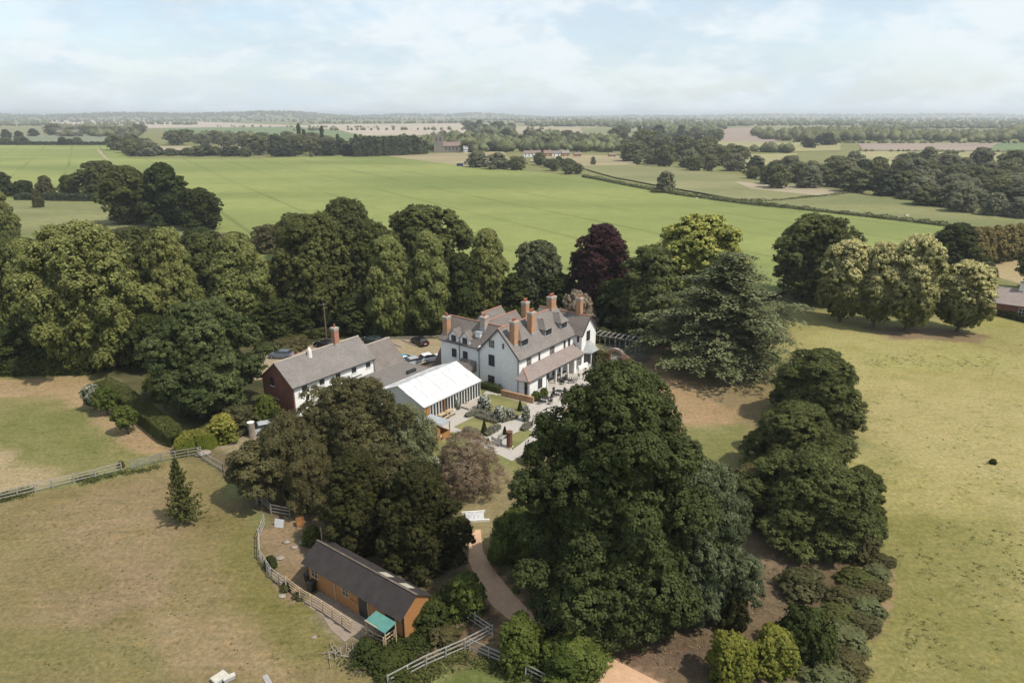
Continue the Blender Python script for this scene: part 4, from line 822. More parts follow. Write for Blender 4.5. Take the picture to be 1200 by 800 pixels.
# the wood on the right
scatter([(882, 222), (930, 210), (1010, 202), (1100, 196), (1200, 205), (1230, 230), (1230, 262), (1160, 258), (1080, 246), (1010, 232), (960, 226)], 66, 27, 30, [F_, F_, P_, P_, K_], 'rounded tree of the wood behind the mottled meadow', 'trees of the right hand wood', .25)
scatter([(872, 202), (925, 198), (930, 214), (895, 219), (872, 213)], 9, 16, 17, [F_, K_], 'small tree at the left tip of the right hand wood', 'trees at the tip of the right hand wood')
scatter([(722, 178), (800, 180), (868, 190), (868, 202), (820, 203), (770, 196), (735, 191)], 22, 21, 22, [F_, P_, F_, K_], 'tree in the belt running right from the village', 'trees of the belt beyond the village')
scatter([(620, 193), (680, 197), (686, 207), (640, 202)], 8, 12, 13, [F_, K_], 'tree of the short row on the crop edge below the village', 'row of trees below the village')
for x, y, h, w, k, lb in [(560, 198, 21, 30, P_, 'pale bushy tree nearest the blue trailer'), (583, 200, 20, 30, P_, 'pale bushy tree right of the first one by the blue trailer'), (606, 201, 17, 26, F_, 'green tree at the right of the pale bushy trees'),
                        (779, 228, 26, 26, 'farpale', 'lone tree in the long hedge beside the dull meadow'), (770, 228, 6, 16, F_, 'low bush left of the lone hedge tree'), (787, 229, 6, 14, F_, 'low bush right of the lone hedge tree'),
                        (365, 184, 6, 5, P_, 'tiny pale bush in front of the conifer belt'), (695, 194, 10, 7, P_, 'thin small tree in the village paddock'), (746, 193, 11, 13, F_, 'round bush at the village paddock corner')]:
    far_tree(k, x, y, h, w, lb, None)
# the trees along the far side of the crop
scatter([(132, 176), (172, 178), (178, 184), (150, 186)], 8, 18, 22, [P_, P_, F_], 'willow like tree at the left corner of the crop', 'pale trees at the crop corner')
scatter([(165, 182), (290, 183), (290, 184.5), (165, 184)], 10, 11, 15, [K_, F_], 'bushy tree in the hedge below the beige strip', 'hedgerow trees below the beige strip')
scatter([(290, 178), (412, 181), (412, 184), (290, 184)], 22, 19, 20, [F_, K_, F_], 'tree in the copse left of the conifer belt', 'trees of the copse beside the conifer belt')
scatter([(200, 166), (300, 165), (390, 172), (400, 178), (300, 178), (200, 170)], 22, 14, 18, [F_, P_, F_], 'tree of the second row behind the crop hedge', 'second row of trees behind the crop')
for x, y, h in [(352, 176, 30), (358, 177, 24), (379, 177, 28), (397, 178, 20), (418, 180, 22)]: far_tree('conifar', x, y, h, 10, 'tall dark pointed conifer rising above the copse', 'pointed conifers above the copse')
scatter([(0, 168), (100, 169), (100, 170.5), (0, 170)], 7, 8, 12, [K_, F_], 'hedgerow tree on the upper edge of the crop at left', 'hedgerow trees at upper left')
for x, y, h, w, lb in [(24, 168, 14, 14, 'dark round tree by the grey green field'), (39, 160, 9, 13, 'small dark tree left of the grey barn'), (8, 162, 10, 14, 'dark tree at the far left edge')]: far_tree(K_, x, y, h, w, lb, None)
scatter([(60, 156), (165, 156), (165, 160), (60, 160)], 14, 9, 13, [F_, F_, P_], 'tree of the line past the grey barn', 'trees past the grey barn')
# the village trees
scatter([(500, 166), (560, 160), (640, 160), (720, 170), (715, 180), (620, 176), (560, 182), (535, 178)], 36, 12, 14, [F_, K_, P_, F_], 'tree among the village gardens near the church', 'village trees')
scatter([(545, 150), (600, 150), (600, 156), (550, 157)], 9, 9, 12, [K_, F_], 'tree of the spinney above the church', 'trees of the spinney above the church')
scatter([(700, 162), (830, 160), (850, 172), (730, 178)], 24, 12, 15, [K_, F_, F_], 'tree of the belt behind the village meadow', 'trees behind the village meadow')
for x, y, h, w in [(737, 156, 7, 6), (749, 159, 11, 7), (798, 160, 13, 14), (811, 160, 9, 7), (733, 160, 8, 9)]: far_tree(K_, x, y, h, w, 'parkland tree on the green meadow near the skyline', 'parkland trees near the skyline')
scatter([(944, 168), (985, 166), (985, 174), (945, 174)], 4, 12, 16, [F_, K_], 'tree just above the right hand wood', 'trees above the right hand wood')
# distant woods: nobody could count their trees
def blob_tpl(seed):
    rng = np.random.RandomState(seed); me = MB(); V = []; F = []
    n, m = 9, 5
    for j in range(m+1):
        for i in range(n):
            a = 2*math.pi*i/n; ph = j/m; r = math.sin(math.pi*min(.12+.88*ph, 1))**.7 if j < m else .05; r *= rng.uniform(.75, 1.2); V.append((r*math.cos(a), r*math.sin(a), ph*rng.uniform(.9, 1.08)))
    for j in range(m):
        for i in range(n): F.append((j*n+i, j*n+(i+1) % n, (j+1)*n+(i+1) % n, (j+1)*n+i))
    return np.array(V), np.array(F)
BL = [blob_tpl(s) for s in range(5)]
def wood(areas, label, seed=0, mat='far', name='distant_wood', base=None):
    """areas: (pixel polygon, tree height m, spacing factor)"""
    rng = np.random.RandomState(seed); VV = []; FF = []; TT = []; nv = 0
    for poly, hm, cnt in areas:
        xs = [p[0] for p in poly]; ys = [p[1] for p in poly]; k = 0; tr = 0
        while k < cnt and tr < cnt*40:
            tr += 1; x = rng.uniform(min(xs), max(xs)); y = rng.uniform(min(ys), max(ys))
            if not inpoly(x, y, poly): continue
            k += 1; X, Y = G(x, y); V, F = BL[rng.randint(5)]; h = hm*rng.uniform(.7, 1.25); r = h*rng.uniform(.42, .7); a = rng.uniform(0, 6.28)
            z = base(X, Y) if base else 0
            R = np.stack([(V[:, 0]*math.cos(a)-V[:, 1]*math.sin(a))*r+X, (V[:, 0]*math.sin(a)+V[:, 1]*math.cos(a))*r+Y, V[:, 2]*h+z-.3], 1)
            VV.append(R); FF.append(F+nv); nv += len(V); t = rng.rand(); TT.append(np.stack([np.clip(t+rng.normal(0, .25, len(F)), 0, 1), np.zeros(len(F)), np.clip(.5+rng.normal(0, .3, len(F)), 0, 1), np.ones(len(F))], 1))
    o = meshobj(name, fast_mesh(name, np.concatenate(VV), np.concatenate(FF), L[mat], ('FACE', np.concatenate(TT)))); tag(o, label, 'wood', kind='stuff')
def lineof(x0, y0, x1, y1, t=.5): return [(x0, y0-t), (x1, y1-t), (x1, y1+t), (x0, y0+t)]
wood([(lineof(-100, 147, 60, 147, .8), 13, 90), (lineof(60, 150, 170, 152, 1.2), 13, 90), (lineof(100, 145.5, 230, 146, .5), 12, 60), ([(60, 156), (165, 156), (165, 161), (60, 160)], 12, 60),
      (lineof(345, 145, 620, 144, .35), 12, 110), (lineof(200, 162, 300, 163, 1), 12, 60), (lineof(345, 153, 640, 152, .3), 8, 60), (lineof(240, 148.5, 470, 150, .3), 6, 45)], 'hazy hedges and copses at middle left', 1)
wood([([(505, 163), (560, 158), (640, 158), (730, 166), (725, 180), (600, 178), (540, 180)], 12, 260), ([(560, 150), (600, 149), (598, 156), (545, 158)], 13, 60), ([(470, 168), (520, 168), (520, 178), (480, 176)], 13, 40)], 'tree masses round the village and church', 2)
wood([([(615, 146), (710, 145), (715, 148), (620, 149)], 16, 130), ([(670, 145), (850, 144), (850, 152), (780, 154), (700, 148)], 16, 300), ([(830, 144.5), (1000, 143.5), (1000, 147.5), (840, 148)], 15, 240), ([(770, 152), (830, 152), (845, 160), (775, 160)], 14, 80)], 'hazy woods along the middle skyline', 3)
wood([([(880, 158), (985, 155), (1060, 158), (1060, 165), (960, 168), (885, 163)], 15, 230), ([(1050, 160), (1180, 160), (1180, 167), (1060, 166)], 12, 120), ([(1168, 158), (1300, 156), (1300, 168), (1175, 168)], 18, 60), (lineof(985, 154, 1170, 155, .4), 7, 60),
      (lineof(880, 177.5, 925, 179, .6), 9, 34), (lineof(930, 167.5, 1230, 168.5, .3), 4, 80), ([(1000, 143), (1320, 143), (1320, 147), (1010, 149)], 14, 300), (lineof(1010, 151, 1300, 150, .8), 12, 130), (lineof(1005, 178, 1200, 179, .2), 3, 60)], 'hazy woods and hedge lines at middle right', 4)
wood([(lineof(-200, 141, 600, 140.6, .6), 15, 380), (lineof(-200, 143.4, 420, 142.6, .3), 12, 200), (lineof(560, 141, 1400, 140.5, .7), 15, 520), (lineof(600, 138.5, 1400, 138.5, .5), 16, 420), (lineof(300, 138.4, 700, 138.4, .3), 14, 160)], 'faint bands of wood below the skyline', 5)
def ridge_wood(x0, x1, Y0, dY, hz, seed, n, label):
    rng = np.random.RandomState(seed); VV = []; FF = []; TT = []; nv = 0
    for k in range(n):
        s = rng.rand(); X = x0+(x1-x0)*s; t = rng.uniform(.05, .6); Y = Y0+dY*t; e = min(1, s*5, (1-s)*5); e = e*e*(3-2*e); z = hz*e*(.8+.35*math.sin(s*9+seed)*.5+.15*math.sin(s*23+seed*2))*math.sin(math.pi*t)**.8
        V, F = BL[rng.randint(5)]; h = rng.uniform(12, 20); r = h*.75
        VV.append(V*np.array([r*1.3, r, h])+np.array([X, Y, z-2])); FF.append(F+nv); nv += len(V); TT.append(np.tile([rng.rand(), 0, rng.uniform(.3, .7), 1], (len(F), 1)))
    o = meshobj('distant_wood', fast_mesh('distant_wood', np.concatenate(VV), np.concatenate(FF), L['far'], ('FACE', np.concatenate(TT)))); tag(o, label, 'wood', kind='stuff')
ridge_wood(-6300, -1000, 5600, 1600, 52, 1, 1500, 'wood covering the left skyline ridge')
ridge_wood(-2800, 600, 7600, 1800, 42, 2, 500, 'wood on the fainter skyline ridge')
ridge_wood(300, 9000, 8600, 1800, 38, 3, 900, 'wood scattered on the right skyline rise')
# rough grass: weeds under the fences and tufts over the pastures
def tufts(name, label, polys, seed, mat='tuft', size=(.25, .6), per=9, leaf=.18):
    rng = np.random.RandomState(seed); P = []; 
    for poly, n in polys:
        W_ = PX(poly); xs = [p[0] for p in W_]; ys = [p[1] for p in W_]; k = 0; tr = 0
        while k < n and tr < n*20:
            tr += 1; x = rng.uniform(min(xs), max(xs)); y = rng.uniform(min(ys), max(ys))
            if not inpoly(x, y, W_): continue
            if noise2(np.array([x+400]), np.array([y+400]), 6, seed)[0] < .5+rng.normal(0, .05): continue
            k += 1; P.append((x, y, rng.uniform(*size)))
    P = np.array(P); n = len(P)*per; i = np.repeat(np.arange(len(P)), per); r = P[i, 2]
    Q = np.stack([P[i, 0]+rng.normal(0, .5, n)*r, P[i, 1]+rng.normal(0, .4, n)*r, rng.rand(n)*r*.38+.02], 1); N = rng.normal(size=(n, 3))*.45+np.array([0, 0, 1.3])
    T = np.stack([rng.rand(len(P))[i], np.zeros(n), np.clip(.5+rng.normal(0, .15, n), 0, 1), np.ones(n)], 1)
    V, F = leaf_geo(Q, N, leaf*rng.uniform(.6, 1.4, n), rng); o = meshobj(name, fast_mesh(name, V, F, L[mat], ('FACE', T))); tag(o, label, 'grass', kind='stuff')
tufts('grass_tufts', 'rough grass tufts scattered over the right pasture', [([(960, 420), (1200, 400), (1200, 800), (1060, 800), (1050, 640), (1010, 500)], 260), ([(1040, 415), (1170, 418), (1170, 430), (1000, 428)], 160), ([(1080, 620), (1200, 600), (1200, 800), (1050, 800)], 110)], 3, 'tuft', (.15, .35), 12, .09)
tufts('grass_tufts', 'short rough grass over the lower left pasture', [([(0, 600), (220, 560), (300, 620), (310, 680), (430, 790), (0, 800)], 420), ([(0, 450), (110, 445), (190, 520), (0, 570)], 250)], 4, 'tuft', (.08, .2), 10, .06)
tufts('fence_weeds', 'weeds growing along the foot of the rail fences', [(lineof(0, 584, 115, 560, 4), 160), (lineof(115, 560, 225, 540, 2), 50), ([(455, 800), (560, 745), (580, 750), (500, 800)], 120), ([(555, 765), (640, 795), (620, 805), (550, 775)], 90)], 5, 'syc', (.4, .9), 16, .16)
tufts('ground_ivy', 'dark ivy and nettles round the stable', [([(410, 775), (450, 750), (500, 735), (520, 740), (470, 785), (430, 790)], 150), ([(500, 700), (545, 690), (560, 720), (520, 735)], 90), ([(600, 740), (690, 790), (640, 800), (590, 780)], 90)], 6, 'dark', (.6, 1.4), 34, .20)
tufts('fallen_leaves', 'leaf litter and small plants under the big trees', [([(620, 640), (900, 620), (960, 660), (900, 780), (680, 790)], 700), ([(330, 620), (540, 560), (560, 700), (480, 700)], 300)], 8, 'brown', (.1, .3), 6, .12)
# ------------------------------------------------------------------ building kit (local axes: x along the long front, y away from the terrace)
def window(p, n, a, z, w, h, pane='glass', at=0.0, arch=False, bars=(1, 1), name='window', frame='frame', sill=True):
    """n: '-x' or '-y' outward side, `at` the wall plane, a the centre along the wall, z the centre height"""
    def bx(mb, a0, a1, z0, z1, o0, o1):
        if n == '-x': mb.box(at-o1, at-o0, a0, a1, z0, z1)
        elif n == '+x': mb.box(at+o0, at+o1, a0, a1, z0, z1)
        elif n == '-y': mb.box(a0, a1, at-o1, at-o0, z0, z1)
        else: mb.box(a0, a1, at+o0, at+o1, z0, z1)
    f = MB(); t = .07; a0, a1, z0, z1 = a-w/2, a+w/2, z-h/2, z+h/2
    bx(f, a0, a1, z1-t, z1, -.04, .05); bx(f, a0, a1, z0, z0+t, -.04, .05); bx(f, a0, a0+t, z0+t, z1-t, -.04, .05); bx(f, a1-t, a1, z0+t, z1-t, -.04, .05)
    for i in range(bars[0]): c = a0+(i+1)*w/(bars[0]+1); bx(f, c-.03, c+.03, z0+t, z1-t, -.03, .04)
    for i in range(bars[1]): c = z0+(i+1)*h/(bars[1]+1)+(.12*h if bars[1] == 1 else 0); bx(f, a0+t, a1-t, c-.025, c+.025, -.028, .038)
    if arch: bx(f, a0+.12*w, a1-.12*w, z1+.002, z1+.08, -.04, .046)
    o = f.build(name, M[frame], p); g = MB(); bx(g, a0+t*.5, a1-t*.5, z0+t*.5, z1-t*.5, -.02, .015); g.build('pane', M[pane], o)
    if sill: s = MB(); bx(s, a0-.08, a1+.08, z0-.09, z0-.004, -.04, .11); s.build('sill', M['white'], o)
    return o
def gable_roof(p, x0, x1, y0, y1, ze, zr, ax, mat, oh=.28, ohe=.28, t=.14, name='roof', ridge='ridge', lo=None, hi=None):
    """ax: axis of the ridge; returns the roof mesh"""
    mb = MB()
    if ax == 'x':
        ym = (y0+y1)/2; s = (zr-ze)/(ym-y0); a = x0-(ohe if lo is None else lo); b = x1+(ohe if hi is None else hi); e = .06
        mb.slab((a, y0-oh, ze-oh*s+e), (b, y0-oh, ze-oh*s+e), (b, ym, zr+e), (a, ym, zr+e), t); mb.slab((b, y1+oh, ze-oh*s+e), (a, y1+oh, ze-oh*s+e), (a, ym+.004, zr+e), (b, ym+.004, zr+e), t)
        r = MB().tube([(a, ym, zr+e), (b, ym, zr+e)], .11, 8)
    else:
        xm = (x0+x1)/2; s = (zr-ze)/(xm-x0); a = y0-(ohe if lo is None else lo); b = y1+(ohe if hi is None else hi); e = .06
        mb.slab((x0-oh, b, ze-oh*s+e), (x0-oh, a, ze-oh*s+e), (xm, a, zr+e), (xm, b, zr+e), t); mb.slab((x1+oh, a, ze-oh*s+e), (x1+oh, b, ze-oh*s+e), (xm+.004, b, zr+e), (xm+.004, a, zr+e), t)
        r = MB().tube([(xm, a, zr+e), (xm, b, zr+e)], .11, 8)
    o = mb.build(name, M[mat], p)
    if ridge: r.build('ridge_tiles', M[ridge], o)
    return o
def gable_walls(mb, x0, x1, y0, y1, ze, zr, ax):
    if ax == 'x': mb.prism([(y0, -.1), (y1, -.1), (y1, ze), ((y0+y1)/2, zr), (y0, ze)], x0, x1, 'x')
    else: mb.prism([(x0, -.1), (x1, -.1), (x1, ze), ((x0+x1)/2, zr), (x0, ze)], y0, y1, 'y')
    return mb
def chimney(p, x, y, z0, z1, w, d, npots, mat='brick', along='y', label=None):
    w *= .86; d *= .86; mb = MB().box(x-w/2, x+w/2, y-d/2, y+d/2, z0, z1-.42); o = mb.build('chimney', M[mat], p)
    MB().box(x-w/2-.05, x+w/2+.05, y-d/2-.05, y+d/2+.05, z1-.419, z1-.17).box(x-w/2-.09, x+w/2+.09, y-d/2-.09, y+d/2+.09, z1-.169, z1).build('cap', M['stone'], o)
    MB().box(x-w/2-.05, x+w/2+.05, y-d/2-.05, y+d/2+.05, z0-.05, z0+.55).build('flashing', M['lead'], o)
    for i in range(npots):
        s = (i-(npots-1)/2)*.31; px, py = (x, y+s) if along == 'y' else (x+s, y)
        MB().tube([(px, py, z1-.01), (px, py, z1+.12), (px, py, z1+.4), (px, py, z1+.42), (px, py, z1+.5)], [.15, .12, .10, .14, .13], 10).build('chimney_pot', M['pot'], o, True)
    return o
house = empty('country_house', (*WL(0, 0), 0), GRID, 'large white rendered country house with steep gables, dormers and brick chimneys', 'country house')
def build_house(p):
    ZE, ZR, Wd = 5.8, 9.65, 7.5; sl = (ZR-ZE)/(Wd/2)
    w = MB(); gable_walls(w, 0, 15.42, 0, Wd, ZE, ZR, 'x'); w.build('wall', M['render'], p)
    w = MB(); gable_walls(w, 15.43, 20.0, -1.5, 8.2, ZE, 8.45, 'y'); w.build('wall', M['render'], p)
    w = MB(); gable_walls(w, .003, 5.2, 7.51, 15.6, 6.0, 9.1, 'y'); w.build('wall', M['render'], p)
    w = MB(); gable_walls(w, 5.3, 13, 7.52, 13, 5.6, 8.4, 'x'); gable_walls(w, 9.0, 14, 11.5, 17, 5.4, 8.3, 'x'); w.build('wall', M['render_old'], p)
    # main roof: front slope grey as if sunlit, back slope brown as painted shade
    mb = MB(); e = .06; ym = Wd/2; mb.slab((-.28, -.28, ZE-.28*sl+e), (15.7, -.28, ZE-.28*sl+e), (15.7, ym, ZR+e), (-.28, ym, ZR+e), .14)
    ro = mb.build('roof', M['slate_grey'], p); MB().tube([(-.28, ym, ZR+e+.02), (15.7, ym, ZR+e+.02)], .12).build('ridge_tiles', M['ridge'], ro)
    mb = MB().slab((15.7, Wd+.28, ZE-.28*sl+e), (-.28, Wd+.28, ZE-.28*sl+e), (-.28, ym+.004, ZR+e), (15.7, ym+.004, ZR+e), .14); mb.build('roof', M['slate_brown'], p)
    gable_roof(p, 15.43, 20.0, -1.5, 8.2, ZE, 8.45, 'y', 'slate_brown', .25)
    # left wing roof dies into the main back slope
    x0, x1, xm, zr, ze = .003, 5.2, 2.6, 9.1, 6.0; s2 = (zr-ze)/(xm-x0); mb = MB()
    mb.slab((x0-.25, 15.85, ze-.25*s2+e), (x0-.25, 7.85, ze-.25*s2+e), (xm, 7.85, zr+e), (xm, 15.85, zr+e)); mb.slab((x0+.1, 7.849, ze+.1*s2+e), (xm-1.3, 5.6, zr-1.3*s2+e), (xm, 4.5, zr+e), (xm, 7.849, zr+e))
    mb.slab((x1+.25, 4.6, ze-.25*s2+e), (x1+.25, 15.85, ze-.25*s2+e), (xm+.004, 15.85, zr+e), (xm+.004, 4.6, zr+e)); r = mb.build('roof', M['slate_brown'], p); MB().tube([(xm, 4.7, zr+e), (xm, 15.85, zr+e)], .11).build('ridge_tiles', M['ridge'], r)
    gable_roof(p, 5.3, 13, 7.52, 13, 5.6, 8.4, 'x', 'slate_brown'); gable_roof(p, 9.0, 14, 11.5, 17, 5.4, 8.3, 'x', 'slate_brown')
    # bargeboards on the near gable and the wing gable
    for s in (-1, 1): MB().bar((-.31, ym+s*(ym+.3), ZE-.30*sl-.05), (-.31, ym, ZR-.02), .06, .22).build('bargeboard', M['frame'], p)
    for s in (-1, 1): MB().bar((17.715+s*(2.285+.27), -1.79, ZE-.30), (17.715, -1.79, 8.42), .06, .2).build('bargeboard', M['frame'], p)
    MB().bar((-.3, -.36, ZE-.32), (15.6, -.36, ZE-.32), .12, .1).bar((-.3, 7.9, 5.75), (-.3, 15.8, 5.75), .12, .1).build('gutter', M['frame'], p)
    for x, y, z in ((-.09, .18, 5.6), (-.09, 7.62, 5.6), (-.09, 11.6, 5.7)): MB().tube([(x, y, 0), (x, y, z)], .05, 6).build('downpipe', M['frame'], p)
    b = MB().box(-.05, -.002, .3, 7.3, 3.02, 3.10).box(-.045, -.003, .9, 3.4, 5.0, 5.07).box(-.05, -.002, 3.4, 3.47, .2, 8.3); b.build('string_course', M['render'], p)
    # near gable windows
    window(p, '-x', 5.15, 7.05, 1.0, 1.15, 'glass2', bars=(1, 1)); window(p, '-x', 2.95, 7.1, .34, .8, bars=(0, 0)); window(p, '-x', 5.2, 4.35, 1.15, 1.75, arch=True, bars=(1, 1)); window(p, '-x', 5.3, 1.15, 1.25, 1.5, bars=(1, 1))
    # left wing windows: two wall dormers over two windows
    for y in (12.75, 10.45):
        d = MB().prism([(y-.95, 5.4), (y+.95, 5.4), (y+.95, 6.9), (y, 7.95), (y-.95, 6.9)], -.035, 2.1, 'x').build('wall_dormer', M['render'], p)
        MB().slab((-.2, y-1.1, 6.74), (2.3, y-1.1, 6.74), (2.3, y, 8.02), (-.2, y, 8.02), .1).slab((2.3, y+1.1, 6.74), (-.2, y+1.1, 6.74), (-.2, y+.004, 8.02), (2.3, y+.004, 8.02), .1).build('dormer_roof', M['slate_brown'], d)
        window(d, '-x', y, 6.35, .95, 1.15, at=-.035, bars=(1, 1), arch=True); window(p, '-x', y, 4.0, .95, 1.35, arch=True, bars=(1, 1))
        window(p, '-x', y, 1.5, .95, 1.35, arch=True, bars=(1, 1))
    d = MB().box(.9, 2.0, 8.1, 9.1, 6.6, 7.9).build('dormer', M['render'], p); MB().box(.8, 2.1, 8.0, 9.2, 7.901, 8.0).build('dormer_roof', M['lead'], d)
    # small dark lean-to between the wing and the marquee, and the steep one on the far end
    MB().prism([(-2.2, 1.9), (-.06, 1.9), (-.06, 3.6)], 8.2, 11.2, 'y').build('lean_to_roof', M['slate_brown'], p)
    MB().box(-2.0, -.06, 8.4, 11.0, 0, 1.89).build('lean_to', M['render'], p)
    MB().prism([(15.62, 0), (18.4, 0), (15.62, 5.2)], .6, 4.4, 'x').build('lean_to_roof', M['slate_brown'], p)
    # upper windows along the terrace front
    for x, ww, g in ((2.5, 1.15, 'glass2'), (5.25, .42, 'glass'), (8.85, 1.3, 'glass2'), (12.5, .5, 'glass'), (13.9, .6, 'glass')): window(p, '-y', x, 4.75, ww, 1.75, g, bars=(1 if ww > 1 else 0, 1))
    # dormers
    for x in (2.7, 9.2, 13.75):
        y0 = .95; zb = ZE+sl*y0; d = MB().box(x-.95, x+.95, y0, y0+1.9, zb-.1, zb+1.22).build('dormer', M['lead'], p)
        MB().poly([(x-1.2, y0-.3, zb+1.2), (x+1.2, y0-.3, zb+1.2), (x, y0+1.0, zb+2.5)]).poly([(x-1.2, y0-.3, zb+1.2), (x, y0+1.0, zb+2.5), (x, y0+2.6, zb+2.5), (x-1.2, y0+2.6, zb+1.2)]).poly([(x+1.2, y0-.3, zb+1.2), (x+1.2, y0+2.6, zb+1.2), (x, y0+2.6, zb+2.5), (x, y0+1.0, zb+2.5)]).poly([(x-1.2, y0-.3, zb+1.2), (x-1.2, y0+2.6, zb+1.2), (x+1.2, y0+2.6, zb+1.2), (x+1.2, y0-.3, zb+1.2)]).build('dormer_roof', M['slate_grey'], d)
        MB().bar((x, y0+1.0, zb+2.52), (x, y0+1.45, zb+2.52), .12).build('ridge_tiles', M['ridge'], d)
        window(d, '-y', x, zb+.68, 1.6, .95, at=y0, bars=(2, 0), sill=False); MB().box(x-.95, x+.95, y0-.12, y0-.002, zb, zb+.16).build('dormer_sill', M['lead'], d)
    # chimneys
    chimney(p, 1.05, 1.75, 6.9, 11.0, 1.2, 1.1, 3, along='x'); chimney(p, 6.1, 2.1, 7.4, 11.2, 1.35, 1.05, 3, along='x'); chimney(p, 7.4, 4.2, 8.8, 12.2, 1.1, 1.0, 3, along='x')
    chimney(p, 14.2, 3.75, 9.0, 11.7, 1.6, 1.1, 4, along='x'); chimney(p, 17.9, .6, 7.6, 11.2, 1.05, 1.05, 3, along='x'); chimney(p, 2.2, 8.3, 8.0, 10.3, 1.2, 1.1, 2, along='x', mat='stone'); chimney(p, .9, 15.0, 5.9, 9.5, 1.1, 1.1, 2)
    # veranda: pinkish lean-to roof with a closed near end
    v0, v1, yo = -.55, 15.3, -2.15; zt, zl = 4.0, 2.75
    r = MB(); r.slab((v0-.1, yo-.1, zl), (v1, yo-.1, zl), (v1, -.03, zt), (v0+1.5, -.03, zt), .1).hexa([(v0-.45, -.03, zl-.1), (v0-.1, yo-.1, zl-.1), (v0+1.5, -.05, zt-.1), (v0+1.5, -.03, zt-.1), (v0-.45, -.03, zl), (v0-.1, yo-.1, zl), (v0+1.5, -.05, zt), (v0+1.5, -.03, zt)])
    ve = r.build('veranda_roof', M['tile_pink'], p); MB().bar((v0-.12, yo-.12, zl+.02), (v0+1.5, -.06, zt+.04), .12).build('ridge_tiles', M['ridge'], ve)
    MB().bar((v0, yo-.14, zl-.08), (v1, yo-.14, zl-.08), .09).build('gutter', M['frame'], ve)
    MB().prism([(.1, zl-.12), (-.75, zl-.12), (-1.6, zl-.12), (-.7, zt+.1)], v1+.001, v1+.1, 'x')
    MB().box(-.12, 4.3, -2.0, -.01, -.05, 2.68).build('veranda_room', M['render'], p)
    window(p, '-x', -1.35, 1.3, .55, 2.1, at=-.12, bars=(0, 2), sill=False, name='garden_door'); window(p, '-y', 2.6, 1.45, 1.15, 1.5, at=-2.0, bars=(1, 1))
    for x in (5.4,): window(p, '-y', x, 1.5, .8, 1.6, at=0, bars=(0, 1))
    for x in (7.6, 9.5, 11.4): window(p, '-y', x, 1.3, .95, 2.2, at=0, bars=(1, 2), sill=False, name='garden_door')
    for x in (7.0, 8.55, 10.45, 12.4): MB().box(x-.11, x+.11, -2.1, -1.88, 0, 2.62).build('veranda_post', M['white'], p)
    MB().box(12.6, 15.42, -2.0, -.012, -.05, 2.66).build('veranda_room', M['render'], p); window(p, '-y', 13.9, 1.4, 1.5, 1.7, at=-2.0, bars=(2, 1), pane='glass2')
    # wing: gable window and lead roofed bay
    window(p, '-y', 17.45, 5.1, 1.15, 1.75, at=-1.5, bars=(1, 1)); window(p, '-x', -.8, 5.0, .4, 1.3, at=15.43, bars=(0, 0))
    bx, by = 17.6, -1.52; a = [(bx-1.6, by), (bx-1.0, by-1.2), (bx+1.0, by-1.2), (bx+1.6, by)]; bay = MB().prism(a, -.05, 2.6, 'z').build('bay_window', M['render'], p)
    b2 = MB(); q = [(bx-1.85, by, 2.61), (bx-1.15, by-1.45, 2.61), (bx+1.15, by-1.45, 2.61), (bx+1.85, by, 2.61)]; tp = [(bx-.7, by-.02, 4.0), (bx-.5, by-.2, 4.0), (bx+.5, by-.2, 4.0), (bx+.7, by-.02, 4.0)]; b2.hexa(q+tp); b2.build('bay_roof', M['lead'], bay)
    window(bay, '-y', bx, 1.55, 1.7, 1.7, at=by-1.2, bars=(2, 1)); 
    for s in (-1, 1):
        g = MB().hexa([(bx+s*1.56, by-.12, .7), (bx+s*1.04, by-1.16, .7), (bx+s*1.10, by-1.2, .7), (bx+s*1.63, by-.12, .7), (bx+s*1.56, by-.12, 2.35), (bx+s*1.04, by-1.16, 2.35), (bx+s*1.10, by-1.2, 2.35), (bx+s*1.63, by-.12, 2.35)]); g.build('side_pane', M['glass'], bay)
    MB().box(13.5, 16.3, -2.35, -2.02, 0, .9).build('planter', M['render'], p)
build_house(house)

